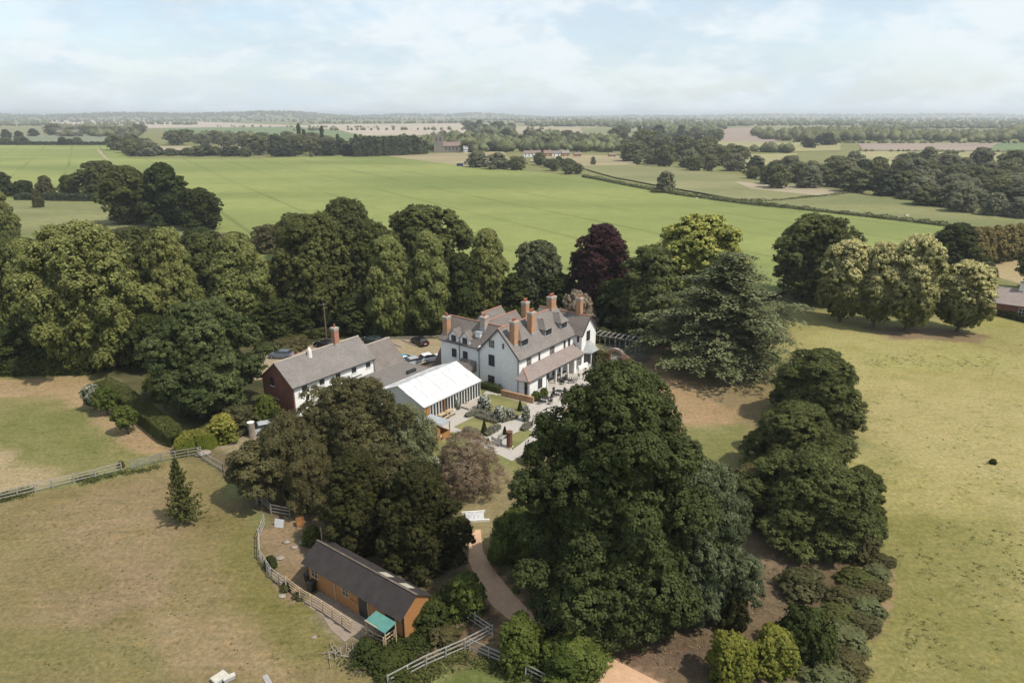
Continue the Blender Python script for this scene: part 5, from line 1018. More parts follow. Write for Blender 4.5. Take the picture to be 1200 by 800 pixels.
# ------------------------------------------------------------------ cottage
cot = empty('cottage', (*WL(-25, 20), 0), GRID, 'long white two storey cottage with a dark brick gable end and grey roof', 'cottage')
def build_cottage(p):
    Lc, Dp, ZE, ZR = 14.6, 6.9, 4.75, 7.4
    w = MB(); gable_walls(w, 0, Lc, 0, Dp, ZE, ZR, 'x'); w.build('wall', M['render'], p)
    w = MB(); gable_walls(w, -.22, -.004, -.01, Dp+.01, ZE, ZR-.02, 'x'); w.build('brick_gable', M['brick_red'], p)
    gable_roof(p, -.2, Lc, 0, Dp, ZE, ZR, 'x', 'slate_grey', .3, .22, ridge='stone')
    w = MB(); gable_walls(w, Lc+.01, Lc+6.2, 0, 6.4, 2.6, 5.6, 'x'); w.build('wall', M['render'], p); gable_roof(p, Lc+.24, Lc+6.2, 0, 6.4, 2.6, 5.6, 'x', 'slate_brown', .25, .2, ridge='stone', name='roof')
    chimney(p, 10.4, 3.45, 6.9, 9.9, .95, .95, 1, mat='ridge'); MB().tube([(5.2, 2.9, 6.8), (5.2, 2.9, 7.9), (5.2, 2.9, 8.3)], [.35, .3, .12], 8).build('roof_vent', M['white'], p)
    for x in (1.7, 4.7, 7.6, 10.6, 13.4): window(p, '-y', x, 3.85, .85, .8, bars=(1, 0))
    window(p, '-y', 9.4, 1.5, .9, 1.5, pane='glass2', bars=(0, 1)); window(p, '-y', 11.0, 1.3, .95, 2.1, bars=(0, 2), name='door', sill=False); MB().box(8.6, 12.0, -.1, -.002, 2.72, 2.8).build('string_course', M['frame'], p)
    window(p, '-x', 4.6, 4.4, .8, 1.2, at=-.22, bars=(0, 1)); MB().box(-.26, -.222, 3.4, 5.6, 1.8, 2.05).build('lintel', M['stone'], p); window(p, '-x', 4.4, 1.1, 1.3, 1.4, at=-.22, bars=(1, 1))
    MB().bar((-.1, -.36, ZE-.3), (Lc, -.36, ZE-.3), .1).build('gutter', M['frame'], p); MB().tube([(Lc-.1, -.08, 0), (Lc-.1, -.08, ZE-.3)], .05, 6).build('downpipe', M['frame'], p)
build_cottage(cot)
ext = empty('flat_roofed_extension', (*WL(-15.2, 13.3), 0), GRID, 'low extension with a grey boarded flat roof between cottage and marquee', 'extension')
def build_ext(p):
    MB().box(0, 10.6, 0, 6.55, -.05, 2.3).build('wall', M['render_old'], p); MB().box(-.2, 10.8, -.1, 6.56, 2.301, 2.45).build('roof', M['deck'], p)
    for i in range(26): MB
    b = MB(); [b.box(-.1, 10.7, .02+i*.5, .06+i*.5, 2.451, 2.50) for i in range(13)]; b.build('board_joints', M['felt'], p)
    MB().box(-.32, -.21, -.1, 6.5, 2.2, 2.75).build('parapet', M['fence_grey'], p)
    MB().box(6.8, 8.6, 1.5, 1.9, 2.51, 2.95).build('roof_light', M['glass'], p)
build_ext(ext)
for i, (u, w_, lb) in enumerate(((-3.6, 19.5, 'left air conditioning unit behind the flat roofed extension'), (-2.9, 18.5, 'right air conditioning unit behind the flat roofed extension'))):
    a = empty('air_conditioner', (*WL(u, w_), 0), GRID, lb, 'air conditioner', 'air conditioning units'); MB().box(-.25, .25, -.5, .5, .05, 1.5).build('casing', M['render_old'], a, bevel=.03)
    MB().prism([(math.cos(k*.5236)*.38, .85+math.sin(k*.5236)*.38) for k in range(12)], -.29, -.251, 'x').build('fan_grille', M['frame'], a); MB().box(-.22, .22, -.45, .45, 0, .05).build('foot', M['steel'], a)
pg = empty('bin_shelter', (*WL(-3.6, 14.0), 0), GRID, 'dark timber bin frame behind the extension roof', 'shelter')
for x in (0, 1.6):
    for y in (0, 1.6, 3.2): MB().box(x-.07, x+.07, y-.07, y+.07, 0, 2.1).build('post', M['frame'], pg)
MB().box(-.1, 1.7, -.08, -.02, 2.101, 2.2).box(-.1, 1.7, 3.2, 3.28, 2.101, 2.2).box(-.08, -.02, -.02, 3.2, 2.101, 2.2).build('beam', M['timber_pale'], pg)

# ------------------------------------------------------------------ marquee
mq = empty('marquee', (*WL(-16.4, 4.0), 0), GRID, 'white canvas marquee with a row of glazed panels facing the garden', 'marquee')
def build_marquee(p):
    Lm, Dm, ZE, ZR = 12.0, 9.2, 2.75, 4.75; n = 8; V = []; q = 24
    # canvas sags very slightly between the frames
    mb = MB(); rows = []
    for i in range(q+1):
        x = Lm*i/q; sag = .03*abs(math.sin(math.pi*x/3.0)); row = []
        for j in range(9): y = -.25+(Dm+.5)*j/8; z = ZE+(ZR-ZE)*(1-abs(y-Dm/2)/(Dm/2+.25))-.0-sag*(1 if 0 < j < 8 else .2); row.append((x+(-.15 if i == 0 else .15 if i == q else 0), y, z))
        rows.append(row)
    for i in range(q):
        for j in range(8): mb.poly([rows[i][j], rows[i+1][j], rows[i+1][j+1], rows[i][j+1]])
    ro = mb.build('canvas_roof', M['pvc'], p); so = ro.modifiers.new('thickness', 'SOLIDIFY'); so.thickness = .05
    MB().box(0, Lm, -.22, -.17, ZE-.12, ZE+.02).build('valance', M['pvc'], ro)
    for x in (3.0, 6.0, 9.0): MB().bar((x, -.25, ZE+.05), (x, Dm/2, ZR+.05), .05, .05).bar((x, Dm/2, ZR+.05), (x, Dm+.25, ZE+.05), .05, .05).build('seam', M['pvc'], ro)
    MB().prism([(0, 0), (Dm, 0), (Dm, ZE), (Dm/2, ZR-.08), (0, ZE)], Lm-.05, Lm, 'x').build('end_panel', M['pvc'], p); MB().prism([(0, 0), (Dm, 0), (Dm, ZE), (Dm/2, ZR-.08), (0, ZE)], 0, .05, 'x').build('end_panel', M['pvc'], p)
    MB().box(0, Lm, Dm-.05, Dm, 0, ZE).build('back_panel', M['pvc'], p); MB().box(0, Lm, -.02, .04, 0, .25).build('plinth', M['white'], p)
    w = Lm/20
    for i in range(20):
        x = w*(i+.5)
        if i in (0, 1): MB().box(x-w/2+.03, x+w/2-.03, -.02, .03, .251, ZE-.13).build('timber_panel', M['timber'], p); continue
        f = MB().box(x-w/2, x-w/2+.07, -.07, .03, .251, ZE-.13).box(x+w/2-.07, x+w/2-.001, -.07, .03, .251, ZE-.13).box(x-w/2+.07, x+w/2-.07, -.06, .02, .251, .35).box(x-w/2+.07, x+w/2-.07, -.06, .02, ZE-.25, ZE-.13)
        f = f.build('glazed_panel', M['timber' if i in (6, 7) else 'white'], p); MB().box(x-w/2+.06, x+w/2-.06, -.03, 0, .34, ZE-.24).build('pane', M['glass'], f)
    MB().box(Lm-4.5, Lm+.3, -1.6, -.12, 0, .3).box(Lm-4.2, Lm+.2, -2.0, -1.61, 0, .15).build('step', M['stone'], p)
build_marquee(mq)
# ------------------------------------------------------------------ garden shed
sh = empty('garden_shed', (*WL(-20.6, -.9), 0), GRID, 'orange timber garden shed with a small gable and an open balcony', 'shed')
def build_shed(p):
    w = MB(); gable_walls(w, 0, 2.1, 0, 3.6, 2.15, 2.9, 'y'); w.build('wall', M['timber'], p); gable_roof(p, 0, 2.1, 0, 3.6, 2.15, 2.9, 'y', 'deck', .22, .25, .08, ridge=None)
    MB().box(.55, 1.5, -.05, -.003, .05, 1.95).build('door', M['timber'], p); MB().box(.45, .545, -.06, -.002, 0, 2.0).box(1.505, 1.6, -.06, -.002, 0, 2.0).build('door_frame', M['timber_pale'], p)
    MB().box(2.32, 3.9, -.1, 3.2, 0, .12).build('floor', M['timber_pale'], p); MB().box(3.82, 3.9, -.1, 3.2, .121, .95).box(2.4, 3.819, -.1, -.02, .121, .95).build('balustrade', M['timber'], p)
    for x, y in ((3.86, -.06), (3.86, 3.16)): MB().box(x-.06, x+.06, y-.06, y+.06, .951, 2.2).build('post', M['timber_pale'], p)
    MB().box(2.33, 4.0, -.2, 3.3, 2.201, 2.28).build('canopy', M['lead'], p); MB().tube([(-.3, 1.4, 0), (-.3, 1.4, 3.0)], .08).build('flue', M['steel'], p)
build_shed(sh)

# ------------------------------------------------------------------ stable: its long axis runs down to the right
st = empty('stable', (*WL(-46.5, -22.4), 0), GRID, 'long orange timber stable block with a black corrugated roof', 'stable')
def build_stable(p):
    Wd, Ln, ZE, ZR = 2.9, 12.0, 2.68, 3.62                    # x: depth, y: length
    w = MB(); gable_walls(w, 0, Wd, 0, Ln, ZE, ZR, 'y'); w.build('wall', M['timber'], p)
    xm = Wd/2; s = (ZR-ZE)/xm; e = .05; V = []; F = []
    for side in (0, 1):
        b0 = len(V); n = 110
        for i in range(n+1):
            y = -.2+(Ln+.4)*i/n; bump = .022*math.sin(i*math.pi*.5*2/2)*(1 if i % 2 == 0 else -1)
            dz = .02*(i % 2)
            if side == 0: V += [(-.5, y, ZE-.5*s+e+dz), (xm, y, ZR+e+dz)]
            else: V += [(xm+.004, y, ZR+e+dz), (Wd+.3, y, ZE-.3*s+e+dz)]
        for i in range(n): F.append((b0+2*i, b0+2*i+1, b0+2*i+3, b0+2*i+2))
    me = D.meshes.new('roof'); me.from_pydata(V, [], F); me.materials.append(M['felt']); o = meshobj('roof', me, p); m = o.modifiers.new('thickness', 'SOLIDIFY'); m.thickness = .05
    MB().bar((xm, -.22, ZR+.10), (xm, Ln+.22, ZR+.10), .16, .05).build('ridge_cap', M['bark'], o)
    for y in (1.2, 3.6): MB().slab((1.75, y, ZR+e+.07-(1.75-xm)*s), (2.6, y, ZR+e+.07-(2.6-xm)*s), (2.6, y+1.0, ZR+e+.07-(2.6-xm)*s), (1.75, y+1.0, ZR+e+.07-(1.75-xm)*s), .04).build('skylight', M['perspex'], o)
    for y, open_ in ((1.5, 1), (4.7, 1), (8.9, 0)):           # stable doors on the yard side
        if open_:
            MB().box(-.03, -.004, y-.55, y+.55, 0, 2.1).build('doorway_shade', M['black'], p)  # black panel on the wall imitates the unlit stall inside
            MB().box(-1.0, -.93, y+.58, y+.64, .05, 1.15).build('open_door', M['timber'], p) if 0 else MB().box(-.09, -.035, y+.57, y+1.65, .06, 1.18).build('open_door', M['timber'], p)
        else: MB().box(-.06, -.004, y-.55, y+.55, .05, 1.15).box(-.06, -.004, y-.55, y+.55, 1.2, 2.1).build('stable_door', M['timber'], p)
        f = MB().box(-.07, -.003, y-.65, y-.56, 0, 2.2).box(-.07, -.003, y+.56, y+.565, 0, 2.2).box(-.07, -.003, y-.56, y+.56, 2.11, 2.2); f.build('door_frame', M['timber_pale'], p)
    window(p, '-x', 6.9, 1.5, .9, .8, at=0, bars=(1, 1), frame='timber_pale', sill=False); window(p, '-x', 11.0, 1.5, .9, .8, at=0, bars=(1, 1), frame='timber_pale', sill=False)
    for y in (.03, Ln-.03): MB().box(-.05, .06, y-.06, y+.06, 0, ZE).build('corner_post', M['black'], p)
build_stable(st)
aw = empty('awning', (*WL(-48.3, -22.2), 0), GRID, 'teal corrugated awning on thin posts at the right end of the stable yard', 'awning')
MB().slab((0, 0, 2.05), (1.25, 0, 2.2), (1.25, 2.3, 2.2), (0, 2.3, 2.05), .05).build('awning_sheet', M['teal'], aw)
for x, y in ((.1, .1), (.1, 2.2), (1.2, .1)): MB().box(x-.04, x+.04, y-.04, y+.04, 0, 1.98).build('post', M['timber_pale'], aw)
rl = MB(); rl.box(-.02, .04, .9, 2.3, 2.07, 2.14); rl.build('edge_rail', M['timber_pale'], aw)
M['yard'] = simple('yard_concrete', (.27, .215, .165), (.21, .165, .125), 1.2, .9)
yd = MB().box(-1.95, -.02, -.4, 10.4, -.05, .03).build('yard', M['yard']); yd.location = (*WL(-46.5, -22.4), 0); yd.rotation_euler = (0, 0, GRID); tag(yd, 'bare concrete yard in front of the stable', 'yard', kind='structure')

# ------------------------------------------------------------------ garden floor
def patch(name, pts, mat, z, label, kind='structure', th=None):
    P = PX(pts); mb = MB()
    if th: mb.prism(P, -.05, z, 'z')
    else: mb.poly([(x, y, z) for x, y in P])
    o = mb.build(name, mat if not isinstance(mat, str) else M[mat])
    if not th and o.data.polygons[0].normal.z < 0: o.data.flip_normals()
    tag(o, label, name.replace('_', ' '), kind=kind); return o
M['paving'] = simple('pale_paving', (.43, .39, .345), (.35, .315, .275), 1.2, .9, bump=.2)
M['gravel'] = simple('pale_gravel', (.42, .385, .34), (.34, .31, .27), 2.5, .95, bump=.4)
LAWN = fieldmat('lawn', (.12, .13, .045), (.20, .185, .08), False, .25, 0, .3)
Z5 = lambda *p: [(530+x/8, 450+y/8) for x, y in p]
patch('gravel_path', [(505, 492), (548, 465), (566, 462), (575, 452), (612, 462), (640, 478), (668, 492), (640, 520), (600, 540), (566, 524), (530, 507), (512, 503)], 'gravel', .012, 'pale gravel of the formal garden')
patch('terrace', [(606, 462), (640, 446), (690, 424), (722, 418), (728, 428), (690, 452), (676, 470), (650, 486), (625, 478)], 'paving', .02, 'pale paved terrace along the veranda')
patch('lawn', Z5((285, 95), (380, 95), (460, 118), (700, 180), (700, 240), (600, 330), (500, 340), (420, 295), (240, 262), (250, 180), (180, 150)), LAWN, .03, 'upper lawn of the formal garden')
patch('lawn', Z5((15, 400), (225, 295), (345, 330), (458, 380), (300, 495), (240, 485)), LAWN, .034, 'lower lawn of the formal garden')
patch('lawn', Z5((560, 470), (700, 410), (760, 470), (640, 560), (560, 620)), LAWN, .038, 'strip of lawn right of the garden path')
patch('lawn', Z5((0, 445), (90, 480), (160, 520), (110, 560), (-60, 520)), LAWN, .042, 'strip of lawn below the garden path at left')
patch('sandy_path', [(551, 622), (563, 620), (566, 646), (577, 665), (600, 694), (622, 717), (662, 742), (712, 768), (774, 800), (800, 830), (740, 830), (690, 792), (640, 755), (600, 728), (577, 710), (560, 684), (549, 655)], 'sand', .02, 'sandy gravel path curving past the huge oak')
w_ = MB().bar((*WL(-1.9, 1.9), .5), (*WL(-1.4, -3.6), .5), .3, 1.0).build('garden_wall', M['brick']); tag(w_, 'low orange brick wall between the gable and the terrace', 'wall')
for x, y, h, lb in ((609.4, 481, 12, 'topiary cone on the upper lawn by the brick wall'), (567.5, 507, 15, 'topiary cone in the lower lawn lavender'), (548.5, 512.5, 10, 'topiary cone at the left corner of the lower lawn'), (591.5, 512, 13, 'topiary cone beside the white bench'), (572, 518, 5, 'tiny topiary cone in the gravel')):
    X, Y = G(x, y); hh = h*depth(Y)/800/CP; rng = np.random.RandomState(int(x)); n = 1500; t = rng.rand(n)**1.4; a = rng.uniform(0, 6.28, n); r = (1-t)*hh*.24+.04
    o = empty('topiary_cone', (X, Y, 0), 0, 'dark '+lb, 'topiary', 'topiary cones of the formal garden'); P = np.stack([r*np.cos(a), r*np.sin(a), .15+t*(hh-.15)], 1); N = P*np.array([1, 1, 0])+rng.normal(size=(n, 3))*.12+np.array([0, 0, .1])
    V, F = leaf_geo(P, N, np.full(n, .12), rng); meshobj('foliage', fast_mesh('cone', V, F, L['yew'], ('FACE', np.tile([.4, 0, .5, 1], (n, 1)))), o); MB().tube([(0, 0, -.02), (0, 0, .3)], .05).build('stem', M['bark'], o)
    MB().tube([(0, 0, .2), (0, 0, hh*.95)], [hh*.19, .03]).build('inner_branches', M['bark'], o)
def frompx(name, x, y, label, cat, group=None, rz=GRID): return empty(name, (*G(x, y), 0), rz, label, cat, group)
o = frompx('timber_sculpture', 597, 524, 'tall dark rusty column standing at the end of the garden path', 'column'); MB().box(-.45, .45, -.4, .4, 0, .12).build('base', M['stone'], o); MB().prism([(math.cos(k*.785)*.38, math.sin(k*.785)*.38) for k in range(8)], .121, 2.1, 'z').build('column', M['rust'], o, bevel=.03); MB().prism([(math.cos(k*.785)*.44, math.sin(k*.785)*.44) for k in range(8)], 2.101, 2.22, 'z').build('cap', M['rust'], o)
def bench(x, y, lb, mat='fence_grey', rz=GRID, L_=1.6):
    o = frompx('garden_bench', x, y, lb, 'bench', None, rz); b = MB(); [b.box(-L_/2, L_/2, -.2+i*.13, -.1+i*.13, .42, .46) for i in range(4)]; b.build('seat', M[mat], o); b = MB(); [b.box(-L_/2, L_/2, .34, .38, .55+i*.14, .64+i*.14) for i in range(3)]; b.build('backrest', M[mat], o)
    for s in (-1, 1):
        for yy in (-.15, .3): MB().box(s*L_/2-.04*s-.03, s*L_/2-.04*s+.03, yy, yy+.07, 0, .419 if yy < 0 else .95).build('leg', M[mat], o)
    return o
bench(590, 515, 'grey bench beside the rusty column', rz=GRID+.2); bench(583, 520, 'grey bench left of the rusty column', rz=GRID+1.3); bench(682, 434, 'white bench under the bay window on the terrace', 'white', GRID)
def table_set(x, y, lb, mat, n=4, r=.5, rz=.3):
    o = frompx('garden_table', x, y, lb, 'table', 'terrace tables', rz); MB().prism([(math.cos(k*.524)*r, math.sin(k*.524)*r) for k in range(12)], .70, .75, 'z').build('tabletop', M[mat], o)
    MB().tube([(0, 0, 0), (0, 0, .7)], .05).box(-.3, .3, -.04, .04, 0, .04).box(-.04, .04, -.3, -.041, 0, .04).box(-.04, .04, .041, .3, 0, .04).build('pedestal', M[mat], o); X, Y = G(x, y)
    for k in range(n):
        a = rz+k*2*math.pi/n+.4; c = empty('garden_chair', (X+math.cos(a)*(r+.42), Y+math.sin(a)*(r+.42), 0), a+math.pi/2, 'garden chair drawn up to the '+lb, 'chair', 'chairs round the '+lb)
        MB().box(-.24, .24, -.24, .24, .42, .47).build('seat', M[mat], c); MB().box(-.24, .24, -.28, -.241, .5, .95).build('backrest', M[mat], c)
        for sx in (-.2, .2):
            for sy in (-.2, .2): MB().box(sx-.025, sx+.025, sy-.025, sy+.025, 0, .419).build('leg', M[mat], c)
table_set(655, 463, 'dark terrace table in the open middle of the terrace', 'black', 4); table_set(639, 471, 'dark terrace table by the border bushes', 'black', 4, .6); table_set(661, 448, 'dark terrace table under the veranda edge', 'black', 4, .5, .8); table_set(672, 446, 'pale terrace table beside the veranda posts', 'fence_grey', 3)
def picnic(x, y, lb, rz):
    o = frompx('picnic_table', x, y, lb, 'picnic table', 'picnic tables by the marquee', rz); b = MB(); [b.box(-.8, .8, -.36+i*.15, -.23+i*.15, .70, .74) for i in range(5)]; b.build('tabletop', M['timber_pale'], o)
    for s in (-1, 1): MB().box(-.8, .8, s*.72-.13, s*.72+.13, .42, .46).build('bench_seat', M['timber_pale'], o); MB().bar((s*.6, -.75, 0), (s*.6, -.15, .69), .07).bar((s*.6, .75, 0), (s*.6, .15, .69), .07).bar((s*.6, -.72, .38), (s*.6, .72, .38), .06).build('leg_frame', M['timber_pale'], o)
picnic(519, 490, 'left pale picnic table outside the marquee windows', GRID); picnic(526, 486, 'right pale picnic table outside the marquee windows', GRID)
def parasol(x, y, lb):
    o = frompx('closed_parasol', x, y, lb, 'parasol', 'closed cream parasols on the terrace', 0); MB().tube([(0, 0, 0), (0, 0, 2.6)], .03).build('pole', M['timber_pale'], o); MB().tube([(0, 0, .9), (0, 0, 1.2), (0, 0, 2.2), (0, 0, 2.55)], [.16, .2, .12, .03], 8).build('canopy', M['render_old'], o); MB().tube([(0, 0, 0), (0, 0, .08)], .3).build('base', M['stone'], o)
parasol(641, 463, 'closed cream parasol next to the border bushes'); parasol(665, 444, 'closed cream parasol at the far veranda posts'); parasol(690, 425, 'closed cream parasol in front of the bay window')
# brick arch and pergola at the end of the terrace
o = empty('brick_arch', (*G(722, 427), 0), R_(-40), 'curved red brick garden arch with a pale coping at the terrace end', 'arch')
b = MB(); c = MB(); n = 10
for s in (-1, 1): b.box(s*1.35-.22, s*1.35+.22, -.2, .2, 0, 1.6)
for i in range(n):
    a0, a1 = math.pi*i/n, math.pi*(i+1)/n; r0, r1, r2 = 1.13, 1.57, 1.68
    P = lambda r, a: (r*math.cos(a), 1.6+r*math.sin(a)*.75)
    b.prism([P(r0, a0), P(r1, a0), P(r1, a1), P(r0, a1)], -.2, .2, 'y'); c.prism([P(r1+.003, a0), P(r2, a0), P(r2, a1), P(r1+.003, a1)], -.26, .26, 'y')
b.build('brickwork', M['brick'], o); c.build('coping', M['stone'], o)
w_ = MB()
for i in range(8): t0, t1 = i/8, (i+1)/8; x0, x1 = 1.6+2.6*t0, 1.6+2.6*t1; z0, z1 = 2.3-1.1*t0**.7, 2.3-1.1*t1**.7; w_.prism([(x0, 0), (x1, 0), (x1, z1), (x0, z0)], -.17, .17, 'y')
w_.box(4.21, 4.7, -.25, .25, 0, 1.35); w_.build('wing_wall', M['brick'], o)
pe = empty('pergola', (*G(697, 408), 0), R_(-28), 'pale open pergola with arched braces leading from the house to the drive', 'pergola')
for i in range(5):
    for y in (0, 2.4): MB().box(i*1.9-.06, i*1.9+.06, y-.06, y+.06, 0, 2.5).build('post', M['fence_grey'], pe)
    MB().box(i*1.9-.04, i*1.9+.04, -.4, 2.8, 2.62, 2.74).build('rafter', M['fence_grey'], pe)
    if i < 4:
        b = MB()
        for k in range(8): a0, a1 = math.pi*k/8, math.pi*(k+1)/8; b.bar((i*1.9+.95-.86*math.cos(a0), 0, 1.6+.85*math.sin(a0)), (i*1.9+.95-.86*math.cos(a1), 0, 1.6+.85*math.sin(a1)), .05)
        b.build('arched_brace', M['fence_grey'], pe); MB().box(i*1.9+.91, i*1.9+.99, -.4, 2.8, 2.62, 2.74).build('rafter', M['fence_grey'], pe)
MB().box(-.2, 7.8, -.05, .05, 2.501, 2.615).build('beam', M['fence_grey'], pe); MB().box(-.2, 7.8, 2.35, 2.45, 2.501, 2.615).build('beam', M['fence_grey'], pe)

# ------------------------------------------------------------------ cars
def car(x, y, mat, lb, rz, L_=4.3):
    o = frompx('parked_car', x, y, lb, 'car', 'cars parked behind the house', rz); W2 = .88
    def shell(prof, w0, w1, zs):
        mb = MB(); n = len(prof); b = len(mb.v)
        for s in (-1, 1):
            for px, pz in prof: f = (pz-zs[0])/(zs[1]-zs[0]); mb.v.append((px, s*(w0+(w1-w0)*f), pz))
        mb.f.append(list(range(n))[::-1]); mb.f.append([n+i for i in range(n)])
        for i in range(n): j = (i+1) % n; mb.f.append([i, j, n+j, n+i])
        return mb
    h = L_/2; body = shell([(-h, .35), (-h+.05, .85), (-h+.5, .98), (.9, .98), (h-.25, .82), (h, .6), (h, .32), (h-.4, .22), (-h+.3, .22)], W2, W2-.06, (.22, .98)).build('body', M[mat], o, bevel=.06)
    shell([(-h+.35, .985), (-h+.75, 1.36), (.25, 1.38), (1.05, .985)], W2-.1, W2-.28, (.985, 1.38)).build('windows', M['glass'], o, bevel=.03); shell([(-h+.72, 1.385), (-h+.85, 1.46), (.1, 1.46), (.28, 1.385)], W2-.24, W2-.3, (1.385, 1.46)).build('roof', M[mat], o, bevel=.02)
    for sx in (-h+.75, h-.8):
        for s in (-1, 1):
            w = MB().prism([(sx+math.cos(k*.524)*.32, .32+math.sin(k*.524)*.32) for k in range(12)], s*(W2-.12), s*(W2+.03), 'y').build('wheel', M['tyre'], o); MB().prism([(sx+math.cos(k*.524)*.18, .32+math.sin(k*.524)*.18) for k in range(12)], s*(W2+.031), s*(W2+.04), 'y').build('rim', M['steel'], w)
    for s in (-1, 1): MB().box(h-.12, h+.02, s*.7-.14, s*.7+.14, .6, .74).build('headlight', M['lamp'], o); MB().box(-h-.02, -h+.1, s*.72-.12, s*.72+.12, .66, .86).build('tail_light', M['redlamp'], o)
    MB().box(-h-.025, -h, -.26, .26, .52, .63).build('number_plate', M['white'], o)
car(381, 407, 'car_black', 'black car parked behind the cottage roof', 2.6); car(436, 402, 'car_green', 'dark green car beyond the cottage chimney', 2.7); car(492, 403, 'car_black', 'black car with red tail lights on the far side of the car park', 2.2)
car(475, 425, 'car_blue', 'white and pale blue car nearest the air conditioning units', .5); car(488, 427, 'car_silver', 'silver car in the middle of the near row', .6); car(504, 423, 'car_white', 'white car beside the left wing of the house', .55); car(330, 419, 'car_grey', 'slate blue car at the left end of the rear yard', 3.0); car(316, 505, 'car_silver', 'silver car half hidden by trees below the brick gable', .5)
for i, (a, b, lb) in enumerate((((452, 399), (470, 407), 'timber edging sleeper between two bays'), ((470, 398), (488, 406), 'timber edging sleeper left of the far black car'), ((430, 397), (520, 394), 'low kerb along the back of the car park'))):
    A, B = G(*a), G(*b); o = MB().bar((*A, .08), (*B, .08), .18, .16).build('parking_kerb', M['fence']); tag(o, lb, 'kerb')

# ------------------------------------------------------------------ fences
def fence(name, pts, label, mat='fence', rails=3, h=1.15, gap=1.9, cat='fence', th=.045, grey=None, px=True):
    P = [G(*p) for p in pts] if px else pts; o = empty(name, (*P[0], 0), 0, label, cat); ox, oy = P[0]; rl = MB(); posts = 0
    for i in range(len(P)-1):
        a = Vector((P[i][0]-ox, P[i][1]-oy, 0)); b = Vector((P[i+1][0]-ox, P[i+1][1]-oy, 0)); L_ = (b-a).length; n = max(1, round(L_/gap))
        for k in range(n+(1 if i == len(P)-2 else 0)):
            q = a+(b-a)*k/n; d = (b-a).normalized(); hh = h*random.Random(k+i*7).uniform(.97, 1.08); MB().bar((q.x, q.y, -.05), (q.x+.02, q.y, hh), .10).build('post', M[mat], o); posts += 1
        nrm = Vector((-(b-a).y, (b-a).x, 0)).normalized()*.075
        for r in range(rails):
            z = .3+r*(h-.38)/(max(rails-1, 1)); rl.bar((a.x+nrm.x, a.y+nrm.y, z), (b.x+nrm.x, b.y+nrm.y, z+random.Random(i+r).uniform(-.03, .03)), th, .10)
    rl.build('rail', M[mat], o); return o
fence('rail_fence', [(-60, 601), (0, 587), (62, 572), (112, 560), (143, 552)], 'silver post and rail fence along the bottom of the paddock', 'fence_grey')
def gate(a, b, lb, mat='steel'):
    A, B = G(*a), G(*b); L_ = math.hypot(B[0]-A[0], B[1]-A[1]); o = empty('field_gate', (*A, 0), math.atan2(B[1]-A[1], B[0]-A[0]), lb, 'gate'); b_ = MB()
    for z in (.2, .42, .64, .86, 1.1): b_.bar((0, 0, z), (L_, 0, z), .05)
    b_.build('bar', M[mat], o); MB().bar((0.02, 0, .1), (0.02, 0, 1.15), .06).bar((L_-.02, 0, .1), (L_-.02, 0, 1.15), .06).bar((0.05, 0.03, .15), (L_, .03, 1.05), .05).build('stile', M[mat], o)
gate((153, 550), (189, 541), 'galvanised metal field gate in the paddock fence')
fence('rail_fence', [(190, 541), (206, 538), (236, 533)], 'short weathered rail fence right of the metal gate', 'fence')
fence('rail_fence', [(233, 535), (248, 545), (262, 553)], 'pair of white rails running behind the small spruce', 'fence_grey', 2)
fence('rail_fence', [(262, 500+11), (286, 507-6)], 'sloping grey handrail beside the wooden column', 'fence_grey', 1)
fence('wire_fence', [(262, 553), (290, 575), (308, 592)], 'thin wire fence under the small open tree', 'fence_grey', 1, 1.1, 3, th=.02)
fence('rail_fence', [(308, 592), (318, 602), (340, 606)], 'weathered rails at the top of the muddy pen', 'fence')
fence('rail_fence', [(310, 615), (303, 632), (304, 655), (318, 678), (336, 692)], 'grey rails curving round the muddy pen', 'fence_grey', 3, 1.2, 1.4)
fence('rail_fence', [(336, 690), (352, 703), (378, 718), (412, 742)], 'brown rail fence along the stable yard', 'timber_pale', 4, 1.25, 1.5)
fence('rail_fence', [(425, 748), (450, 760), (474, 742)], 'pale new rails round the deck below the teal awning', 'timber_pale', 3, 1.1, 1.2)
fence('rail_fence', [(455, 806), (500, 782), (545, 762), (577, 745), (537, 718)], 'weathered rail fence turning a corner at the bottom of the view', 'fence_grey')
fence('rail_fence', [(551, 763), (595, 782), (660, 815)], 'pale rail fence running out of the bottom below the evergreens', 'fence_grey')
fence('wooden_goalpost', [(378, 640), (386, 636)], 'small open timber frame behind the top of the stable', 'timber_pale', 1, 2.0, 3, cat='timber frame')
# ------------------------------------------------------------------ small things
o = frompx('raised_bed', 556, 606, 'white covered raised bed framed by two timbers at the end of the sandy path', 'raised bed', rz=.12); MB().box(-1.3, 1.5, -.9, -.76, 0, .25).box(-1.3, 1.2, .76, .9, 0, .25).build('timber_edge', M['render_old'], o)
mb = MB(); nx_ = 10; rg = random.Random(4); gpt = [[(-.9+1.9*i/nx_, -.74+1.48*j/6, .12+rg.uniform(0, .12)) for j in range(7)] for i in range(nx_+1)]
for i in range(nx_):
    for j in range(6): mb.poly([gpt[i][j], gpt[i+1][j], gpt[i+1][j+1], gpt[i][j+1]])
mb.build('sheet', M['sheet'], o)
o = frompx('tree_stump_column', 296, 512, 'pale topped wooden column like a tall tree stump', 'column'); MB().tube([(0, 0, 0), (0.03, 0, .9), (0, .03, 2.1)], [.48, .42, .44], 12).build('trunk', M['bark_pale'], o); MB().tube([(0, .03, 2.101), (0, .03, 2.15)], .46, 12).build('top', M['render_old'], o)
